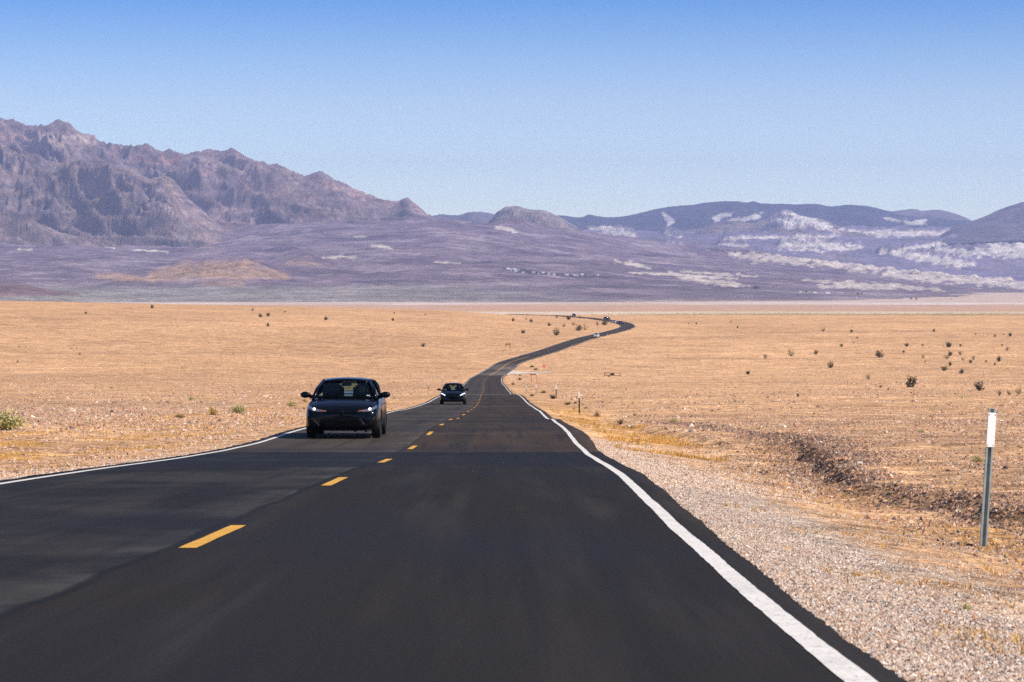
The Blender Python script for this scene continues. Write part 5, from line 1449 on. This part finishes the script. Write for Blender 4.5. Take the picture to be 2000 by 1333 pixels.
D_, O_, G_, Y_ = M_LEAFD, M_LEAFO, M_LEAFG, M_LEAFY
GP = 'scattered bushes on the right plain'; GL = 'scattered bushes on the left plain'; GC = 'bushes beside the far curve'
big = [
 (1779, 757, 27, 'dark', D_, 'largest dark bush on the right plain, level with the distant white post', GP),
 (1913, 764, 22, 'dark', D_, 'dense dark bush just above and left of the near white plated post', GP),
 (1718, 699, 17, 'dark', D_, 'spiky dark bush alone in the middle of the right plain', GP),
 (1622.5, 719, 15, 'dark', O_, 'wide olive bush alone, left of the spiky dark bush', GP),
 (1544.5, 696.5, 14, 'sparse', D_, 'ragged dark bush, middle one of three in a rising row', GP),
 (1494.5, 701, 10, 'sparse', O_, 'small olive bush left end of the row of three', GP),
 (1593.5, 692.5, 10, 'dark', D_, 'flat dark bush right end of the row of three', GP),
 (1461.5, 732, 11, 'dark', D_, 'compact dark bush, leftmost and lowest of the right plain', GP),
 (1696, 742, 11, 'sparse', O_, 'thin olive bush left of the largest dark bush', GP),
 (1558, 775.5, 8, 'dark', D_, 'small upright dark bush alone low on the right plain', GP),
 (1844, 725, 14, 'dark', O_, 'flat olive bush at the lower left of the bush cluster', GP),
 (1878, 730, 11, 'dark', D_, 'dark bush at the bottom of the bush cluster', GP),
 (1855, 715, 10, 'dark', D_, 'round dark bush in the centre of the bush cluster', GP),
 (1850, 702, 12, 'sparse', O_, 'thin low bush at the left side of the bush cluster', GP),
 (1856, 695.5, 11, 'dark', D_, 'olive dark bush at the top left of the bush cluster', GP),
 (1876, 694, 10, 'sparse', D_, 'ragged bush at the top right of the bush cluster', GP),
 (1896, 710, 9, 'dark', D_, 'small dark bush at the right side of the bush cluster', GP),
 (1881.5, 705, 8, 'sparse', O_, 'little upright bush near the middle right of the cluster', GP),
 (1901.5, 703.5, 9, 'sparse', O_, 'faint pale twig bush right of the cluster', GP),
 (1852, 679, 15, 'dark', D_, 'wide dark bush above the cluster with a smaller one touching it', GP),
 (1770.5, 677.5, 10, 'dark', D_, 'dark bush up the plain directly above the largest dark bush', GP),
 (1765, 689.5, 6, 'dark', D_, 'tiny dark bush just below the dark bush up the plain', GP),
 (1803.5, 700.5, 8, 'sparse', O_, 'small olive bush left of the cluster on its own', GP),
 (1952, 706.5, 13, 'dark', D_, 'tall dark bush near the right frame edge above the near post', GP),
 (1967, 685.5, 8, 'sparse', D_, 'small dark bush above the tall one near the right frame edge', GP),
 (1973, 657.5, 9, 'dark', D_, 'dark bush highest near the right frame edge', GP),
 (1943, 658.5, 6, 'dark', D_, 'tiny dark bush left of the highest one near the right frame edge', GP),
 (1643, 678, 8, 'dark', O_, 'olive bush upper middle, above the wide olive bush', GP),
 (1608, 648.5, 9, 'sparse', O_, 'faint olive bush high on the plain left of a tiny dark one', GP),
 (1663, 649.5, 7, 'dark', D_, 'tiny dark bush high on the plain right of the faint olive one', GP),
 (1674, 662, 5, 'dark', D_, 'tiny bush, upper of two stacked left of centre of the right plain', GP),
 (1668, 671, 5, 'sparse', O_, 'tiny bush, lower of two stacked left of centre of the right plain', GP),
 (1824, 648.5, 7, 'dark', D_, 'tiny dark bush alone high on the plain above the cluster', GP),
 (1952, 773.5, 12, 'sparse', D_, 'dark bush directly above the top of the near white plated post', GP),
 (1972, 772.5, 10, 'sparse', O_, 'thin upright bush, middle of three right of the near post top', GP),
 (1990, 770.5, 12, 'sparse', D_, 'bush, rightmost of three right of the near post top', GP),
 (1441, 641.5, 5, 'dark', D_, 'tiny dark bush, lower of two far left on the right plain', GP),
 (1427.6, 631, 5, 'sparse', D_, 'tiny dark bush, upper of two far left on the right plain', GP),
 (297.6, 602.8, 9, 'dark', D_, 'dark bush on the skyline of the left plain', GL),
 (167.5, 613.5, 6, 'dark', D_, 'small dark bush, leftmost near the left skyline', GL),
 (493.5, 608, 7, 'sparse', O_, 'faint bush, topmost of the group of four on the left plain', GL),
 (508.6, 620, 9, 'dark', D_, 'dark bush, left of a side by side pair on the left plain', GL),
 (523.6, 618.5, 9, 'dark', D_, 'bush, right of a side by side pair on the left plain', GL),
 (522.7, 638.5, 9, 'dark', D_, 'dark bush, lowest of the group of four on the left plain', GL),
 (557, 611, 5, 'dark', D_, 'tiny dark bush right of the group of four', GL),
 (637, 626, 9, 'dark', D_, 'dark bush alone above the black sedan', GL),
 (767, 627, 7, 'dark', D_, 'small dark bush right of the one above the sedan', GL),
 (827, 678, 10, 'dark', O_, 'olive bush alone above the gap between the two black cars', GL),
 (156, 694, 6, 'sparse', D_, 'small upright dark bush low on the left plain', GL),
 (35, 708, 4, 'dark', D_, 'tiny dark bush at the far left of the left plain', GL),
 (1002.6, 628, 8, 'dark', D_, 'dark bush, leftmost of the row before the road end', GC),
 (1037.7, 629.8, 8, 'dark', D_, 'dark bush, second of the row before the road end', GC),
 (1087, 622, 6, 'sparse', O_, 'faint olive bush close under the far road end', GC),
 (1111, 625, 12, 'dark', D_, 'wide dark bush under the last dark vehicle', GC),
 (1132, 623, 6, 'sparse', D_, 'low brown bush right under the far road edge', GC),
 (1072.5, 637.2, 8, 'dark', D_, 'round dark bush below the road end row', GC),
 (1100.5, 639.4, 8, 'sparse', O_, 'upright olive bush between two round ones below the road end', GC),
 (1120.4, 636, 7, 'sparse', D_, 'small pointed bush right of the upright olive one', GC),
 (1181, 635.5, 13, 'dark', O_, 'big olive bush inside the bend, under the three cars', GC),
 (1021.6, 651.5, 10, 'dark', D_, 'round dark bush left of the ragged one before the white crossover', GC),
 (1087, 655.5, 16, 'dark', O_, 'large ragged bush left of the white crossover', GC),
 (1130, 646.5, 14, 'dark', D_, 'dense dark bush joined to a yellowish one above the white crossover', GC),
 (1143, 645.5, 13, 'sparse', Y_, 'yellowish bush joined to the dense dark one', GC),
 (1167, 636, 8, 'sparse', M_TWIG, 'flat brown dead bush left of the big olive one', GC),
]
for xi, yb, wp, kd, lm, lab, gp in big:
    shrub(xi, yb, wp, kd, lm, lab, group=gp)
GV = 'weeds along the right verge'
weeds = [
 (15, 840, 86, 'green', G_, 'big pale green bush cut by the left frame edge', 'green weeds on the left side', .65, 'green_bush'),
 (373.6, 782, 17, 'green', G_, 'small green tuft in front of the stony belt on the left', 'green weeds on the left side', .6, 'weed'),
 (351, 816.5, 24, 'green', O_, 'low olive weed left of the straw coloured clump', 'green weeds on the left side', .5, 'weed'),
 (415.6, 811, 26, 'green', Y_, 'straw coloured clump between the olive weed and the wide green one', 'green weeds on the left side', .9, 'weed'),
 (468, 807.5, 38, 'green', G_, 'wide pale green weed left of the black sedan', 'green weeds on the left side', .7, 'weed'),
 (570, 794, 24, 'green', G_, 'green weed close to the sedan wing mirror', 'green weeds on the left side', .7, 'weed'),
 (218, 759, 13, 'green', G_, 'tiny green tuft far out on the left plain', 'green weeds on the left side', .5, 'weed'),
 (596, 786, 14, 'green', Y_, 'yellow green tuft behind the sedan wing mirror', 'green weeds on the left side', .8, 'weed'),
 (770, 781, 12, 'green', G_, 'green tuft on the verge right of the sedan roof', 'green weeds on the left side', .7, 'weed'),
 (1079.8, 779.5, 21, 'green', D_, 'dark green low weed under the short wide plated post', GV, .6, 'weed'),
 (1107.5, 791.5, 16, 'green', O_, 'dark olive weed left of the tall dark post', GV, .6, 'weed'),
 (1124, 789, 8, 'green', D_, 'small dark green weed just left of the tall dark post', GV, .9, 'weed'),
 (1138, 791, 9, 'green', Y_, 'small yellowish weed just right of the tall dark post', GV, .7, 'weed'),
 (1116.5, 782, 6, 'green', G_, 'tiny green weed between the two dark posts', GV, .9, 'weed'),
 (1038.5, 774.5, 12, 'green', O_, 'olive weed beside the thin grey post foot', GV, .6, 'weed'),
 (1061, 768.5, 15, 'green', O_, 'olive weed patch between two white plated posts', GV, .6, 'weed'),
 (1002.5, 752, 9, 'green', D_, 'green weed around the thin dark post foot', GV, .7, 'weed'),
 (1014.6, 743, 10, 'green', D_, 'dark green weed inside the curve below the gravel track', GV, .8, 'weed'),
 (1016, 734.5, 8, 'green', G_, 'green weed at the mouth of the gravel track', GV, .6, 'weed'),
 (1038.5, 717.5, 12, 'green', D_, 'flat dark green weed left of the stop sign', GV, .5, 'weed'),
 (1046, 723, 12, 'green', O_, 'olive weed between the stop sign and the road', GV, .5, 'weed'),
 (1313.5, 826, 20, 'green', G_, 'bright green weed right of the washed out hollow', 'green weeds on the right plain', .7, 'weed'),
 (1481.6, 839, 17, 'green', G_, 'flat green weed on the stony ground above the dark bank', 'green weeds on the right plain', .45, 'weed'),
 (1799, 845, 15, 'green', G_, 'faint pale green weed left of the near post plate', 'green weeds on the right plain', .6, 'weed'),
 (1910, 904, 27, 'green', G_, 'grey green weed just left of the near white plated post', 'green weeds on the right plain', .75, 'weed'),
 (1886, 1194, 26, 'green', G_, 'small yellow green sprout in the near gravel at lower right', 'green weeds on the right plain', .9, 'weed'),
 (1166, 815, 22, 'twig', M_TWIG, 'dead brown twiggy bush right of the tall dark post', GV, .9, 'dead_bush'),
 (1145, 799, 12, 'twig', M_TWIG, 'small dead twig clump behind the tall dark post', GV, .6, 'dead_bush'),
 (1212, 828, 26, 'twig', M_TWIG, 'wide dead brown bush in the hollow right of the verge', GV, .7, 'dead_bush'),
 (1234, 838, 16, 'twig', M_TWIG, 'dead twig bush at the lower edge of the hollow', GV, .7, 'dead_bush'),
 (1240, 812, 14, 'twig', M_TWIG, 'dead twig bush at the upper edge of the hollow', GV, .6, 'dead_bush'),
]
for xi, yb, wp, kd, lm, lab, gp, hs, nm in weeds:
    shrub(xi, yb, wp, kd, lm, lab, name=nm, cat='weed' if nm == 'weed' else 'shrub', group=gp, hscale=hs)
# tiny ones that nothing tells apart
for xi, yb, wp in ((50, 679, 3), (37, 678, 3), (140, 682, 3), (150, 682, 3), (831, 616, 4), (770, 613, 4), (1028, 625, 4), (432 * 1.0, 691, 3), (455, 692, 3), (549, 695, 3), (360, 726, 3), (373, 731, 3)):
    shrub(xi, yb, wp, 'dark', O_, 'speck sized bush far out on the left half of the plain', group='speck sized bushes on the left')
for xi, yb, wp in ((1876, 677, 6), (1802, 676, 5), (1906, 654, 4), (1961, 655, 4), (1957, 676.5, 5), (1925.6, 707.5, 5), (1943, 714, 6), (1779.5, 768.5, 4), (1360, 634, 5), (1735, 762, 4), (1720, 758, 6), (1807, 708, 4), (1865, 771, 4), (1345, 633, 3)):
    shrub(xi, yb, wp, 'dark', D_, 'speck sized bush far out on the right half of the plain', group='speck sized bushes on the right')

# far scrub line
V, F = [], []
r_ = random.Random(5)
for i in range(520):
    d = 1800 + 330 * r_.random() + 60 * math.sin(X_ / 40) if False else r_.uniform(1780, 2150); X = 60 + 410 * r_.random() ** .8
    if X / d > .23: continue
    z = float(ground_z(X, d)); s_ = r_.uniform(.4, 1.15)
    for k in range(5):
        a_ = r_.uniform(0, 6.28); c = Vector((X + r_.gauss(0, s_ * .5), d + r_.gauss(0, s_ * .5), z + r_.uniform(0, s_ * .35)))
        tri(V, F, tuple(c + Vector((-s_ * .4, 0, 0))), tuple(c + Vector((s_ * .4, r_.uniform(-.2, .2), 0))), tuple(c + Vector((r_.uniform(-.3, .3), 0, s_ * .5))))
obj('distant_scrub', mesh_np('distant_scrub', np.array(V), np.array(F)), M_LEAFG, kind='stuff', label='thin olive line of scrub at the far end of the plain', cat='scrub')

# dry grass and straw
def grass(name, X, d, hgt, nb, m, **kw):
    n = len(X); z = ground_z(X, d)
    base = np.stack([X, d, z], 1)
    az = RNG.uniform(0, 2 * np.pi, (n, nb)); tl = RNG.uniform(.1, 1.0, (n, nb)); L_ = hgt[:, None] * RNG.uniform(.5, 1.1, (n, nb))
    tip = np.stack([np.cos(az) * np.sin(tl) * L_, np.sin(az) * np.sin(tl) * L_, np.cos(tl) * L_], -1)
    pa = az + np.pi / 2; wv = .07 * L_ * RNG.uniform(.6, 1.4, (n, nb)) + .002 * 0
    sd = np.stack([np.cos(pa) * wv, np.sin(pa) * wv, 0 * wv], -1)
    rt = np.stack([RNG.normal(0, .3, (n, nb)) * hgt[:, None], RNG.normal(0, .3, (n, nb)) * hgt[:, None], 0 * az - .005], -1)
    b_ = base[:, None] + rt
    v = np.stack([b_ - sd, b_ + sd, b_ + tip], 2).reshape(-1, 3)
    f = np.arange(len(v)).reshape(-1, 3)
    return obj(name, mesh_np(name, v, f), m, kind='stuff', **kw)
X, d = samp(3600, 56, 180, .0, .12, lambda X, d: (rsf(X, d) > .45) & (rsf(X, d) < 3.0) & (fbm(X * .35, d * .16, 4, 55) > -.1 + .3 * RNG.uniform(size=len(X))), 1)
grass('dry_grass', X, d, RNG.uniform(.05, .16, len(X)), 9, M_STRAW, label='golden dry grass along the right pavement edge', cat='grass')
X, d = samp(5200, 32, 190, -.215, 0, lambda X, d: (lsf(X, d) > 1.2) & (lsf(X, d) < 11) & (fbm(X * .35, d * .16, 4, 55) > .0 + .3 * RNG.uniform(size=len(X))), .6)
grass('dry_grass', X, d, RNG.uniform(.04, .12, len(X)), 8, M_STRAW, label='golden dry grass on the left verge', cat='grass')
X, d = samp(1500, 8, 62, .05, .215, lambda X, d: (rsf(X, d) > .5) & ((fbm(X * .9, d * .5, 3, 66) > .12) | (np.abs(X - bankx(d) + .9) < .35)), .4)
grass('dry_grass', X, d, RNG.uniform(.02, .07, len(X)), 9, M_STRAW, label='sparse straw tufts in the near gravel at the right', cat='grass')

# individual rocks that stand out
M_ROCKS = {'pale': simple('pale_rock', (.66, .56, .47), .9, var=.15), 'dark': simple('dark_rock', (.10, .075, .065), .85, var=.25), 'rust': simple('rust_coloured_rock', (.46, .20, .09), .85, var=.2), 'white': simple('white_rock', (.74, .68, .62), .85, var=.1)}
def rock(xi, yi, wpx, kind, label, hs=.6):
    X, d, z = at(xi, yi); s_ = wpx / FP * d
    bm = bmesh.new(); bmesh.ops.create_icosphere(bm, subdivisions=2, radius=.5)
    sd = random.random() * 50
    for v in bm.verts:
        v.co *= 1 + .34 * mnoise.noise(v.co * 1.9 + Vector((sd, 0, 0))) + .12 * mnoise.noise(v.co * 6 + Vector((sd, 3, 0)))
    bmesh.ops.scale(bm, vec=(s_, s_ * .8, s_ * hs), verts=bm.verts)
    obj('rock', bm_mesh(bm, 'rock'), M_ROCKS[kind], loc=(X, d, z + s_ * hs * .22), label=label, cat='rock', group='single rocks that stand out').rotation_euler = (0, 0, random.uniform(0, 6))
rock(1850, 1199, 22, 'rust', 'flat orange brown rock in the near gravel at lower right', .4)
rock(1678, 908, 14, 'pale', 'pale slab of rock behind the dark bank', .7)
rock(1228, 834, 7, 'white', 'small white rock in the hollow beside the dead bushes', .8)
rock(1964, 916, 12, 'dark', 'dark rock just right of the near white plated post', .7)
rock(1372, 1026, 5, 'pale', 'tiny pale pebble lying on the pavement edge', .6)
rock(1603, 905 - 40, 6, 'white', 'white rock on the stony plain above the bank', .7)
rock(218, 806, 8, 'dark', 'dark rock in the stony belt of the left plain', .8)
rock(158, 815, 6, 'rust', 'reddish brown rock left of the dark one in the left belt', .8)
rock(104, 801, 8, 'white', 'pale quartz rock at the far left of the stony belt', .8)
rock(1894, 1066, 20, 'rust', 'flat brown rock at the foot of the near white plated post', .3)
rock(1458, 1160 - 180, 5, 'rust', 'small reddish rock on the near gravel verge', .6)

# ------------------------------------------------------------------ settlement far out on the fan
M_WALLW = simple('white_wall', (.80, .78, .74), .8, var=.06)
M_ROOFG = simple('pale_metal_roof', (.62, .62, .62), .6, var=.1)
M_TREEF = simple('far_tree_leaves', (.030, .060, .030), .8, var=.3, vscale=.3)
M_TRUNK = simple('tree_trunk', (.10, .07, .05), .9)
def fan_at(xi, yi): return at(xi, yi, 4900, 10900, fan_z, 3000)
def house(xi, yi, wpx, hpx, label, group):
    X, d, z = fan_at(xi, yi); W_ = wpx / FP * d; H_ = max(hpx / FP * d, 2.6); Dp = W_ * .6
    root = obj('house', None, loc=(X, d, z), label=label, cat='building', group=group)
    bm = bmesh.new(); bx(bm, (0, 0, H_ / 2 - 4), (W_, Dp, H_ + 8)); obj('wall', bm_mesh(bm, 'wall'), M_WALLW, parent=root)
    bm = bmesh.new(); rh = H_ * .35
    v = [bm.verts.new(q) for q in ((-W_ * .54, -Dp * .56, H_ + .02), (W_ * .54, -Dp * .56, H_ + .02), (W_ * .54, Dp * .56, H_ + .02), (-W_ * .54, Dp * .56, H_ + .02), (-W_ * .54, 0, H_ + rh), (W_ * .54, 0, H_ + rh))]
    for f in ((0, 1, 5, 4), (2, 3, 4, 5), (0, 4, 3), (1, 2, 5), (3, 2, 1, 0)): bm.faces.new([v[i] for i in f])
    obj('roof', bm_mesh(bm, 'roof'), M_ROOFG, parent=root)
    root.rotation_euler = (0, 0, random.uniform(-.4, .4))
treeT = None
def far_tree(xi, yi, wpx, label, group):
    global treeT
    X, d, z = fan_at(xi, yi); s_ = wpx / FP * d
    if treeT is None:
        bm = bmesh.new(); tube(bm, (0, 0, -.6), (0, 0, .45), .05, .03, 5); tk = bm_mesh(bm, 'trunk')
        V, F = [], []
        r = random.Random(3)
        for i in range(150):
            a_ = Vector((r.gauss(0, 1), r.gauss(0, 1), r.gauss(0, .7))).normalized() * r.uniform(.25, .52)
            c = a_ + Vector((0, 0, .55)); p1 = Vector((r.gauss(0, 1), r.gauss(0, 1), r.gauss(0, 1))).normalized() * .17; p2 = Vector((r.gauss(0, 1), r.gauss(0, 1), r.gauss(0, 1))).normalized() * .17
            tri(V, F, tuple(c), tuple(c + p1), tuple(c + p2))
        treeT = (tk, mesh_np('crown', np.array(V), np.array(F)))
        tk.materials.append(M_TRUNK); treeT[1].materials.append(M_TREEF)
    root = obj('tree', None, loc=(X, d, z), label=label, cat='tree', group=group)
    obj('trunk', treeT[0], None, parent=root); obj('crown', treeT[1], None, parent=root)
    root.scale = (s_, s_, s_ * .8); root.rotation_euler = (0, 0, random.uniform(0, 6))
ORD = 'first second third fourth fifth sixth seventh eighth ninth tenth eleventh twelfth thirteenth fourteenth fifteenth sixteenth seventeenth eighteenth nineteenth twentieth'.split()
def number(group, pattern):
    """alike things are told apart by their order from the left"""
    L_ = sorted((o for o in COL.objects if o.get('group') == group), key=lambda o: o.location.x / o.location.y)
    for o, w_ in zip(L_, ORD): o['label'] = pattern % w_
GH = 'white houses of the far settlement'; GT = 'trees of the far settlement'
for xi, yi, wp, hp in ((992, 526, 7, 2), (998, 528, 5, 2), (1005, 527.5, 7, 2.4), (1008, 531, 6, 2), (1014, 529.5, 5, 2), (1022, 534, 4, 2), (1042, 534, 6, 2), (1052, 537, 4, 2), (1060, 534, 6, 2), (1072, 536, 5, 1.6), (1082, 537, 4, 1.6), (1107, 538, 7, 1.8), (1122, 539, 5, 2), (1128, 540, 6, 2), (1137, 538, 6, 2.4), (1168, 539, 4, 1.5)):
    house(xi, yi, wp, hp, 'small white house of the far settlement at the foot of the purple slope', GH)
for xi, yi, wp in ((1012, 534, 6), (1018, 531, 7), (1024, 530, 6), (1030, 533, 7), (1036, 531, 6), (1034, 536, 6), (1047, 535, 5), (1056, 537, 5), (1066, 537, 5), (1077, 538, 4), (1090, 538, 5), (1097, 537, 4), (1112, 538, 4), (1118, 541, 4), (1132, 540, 4), (1144, 539, 5), (1152, 537, 4), (1160, 540, 4), (1002, 530, 4), (1088, 540, 4)):
    far_tree(xi, yi, wp, 'dark green tree among the white houses of the far settlement', GT)
for xi, yi, wp, hp in ((1591, 573, 7, 2.0), (1616, 573.5, 10, 2.2), (1640, 574.5, 10, 2.2), (1563, 572, 5, 1.6)):
    house(xi, yi, wp, hp, 'long white building low on the right side of the far slope', 'white buildings low on the right')
for xi, yi, wp in ((1475, 565, 9), (1481, 564, 6), (1575, 572, 5), (1676, 577, 6), (1684, 576, 5), (1858, 588, 5), (1780, 586, 6), (1790, 587, 6), (1668, 569, 4)):
    far_tree(xi, yi, wp, 'dark tree clump alone low on the far right slope', 'trees low on the far right slope')
house(700.5, 594, 3, 2.6, 'tiny white hut on the grey flat above the left plain', 'far huts')

number(GH, '%s white house from the left end of the far settlement')
number(GT, '%s dark green tree from the left among the far settlement houses')
number('white buildings low on the right', '%s long white building from the left, low on the right far slope')
number('trees low on the far right slope', '%s dark tree clump from the left, low on the far right slope')
number('speck sized bushes on the left', '%s speck sized bush from the left on the left half of the plain')
number('speck sized bushes on the right', '%s speck sized bush from the left on the right half of the plain')
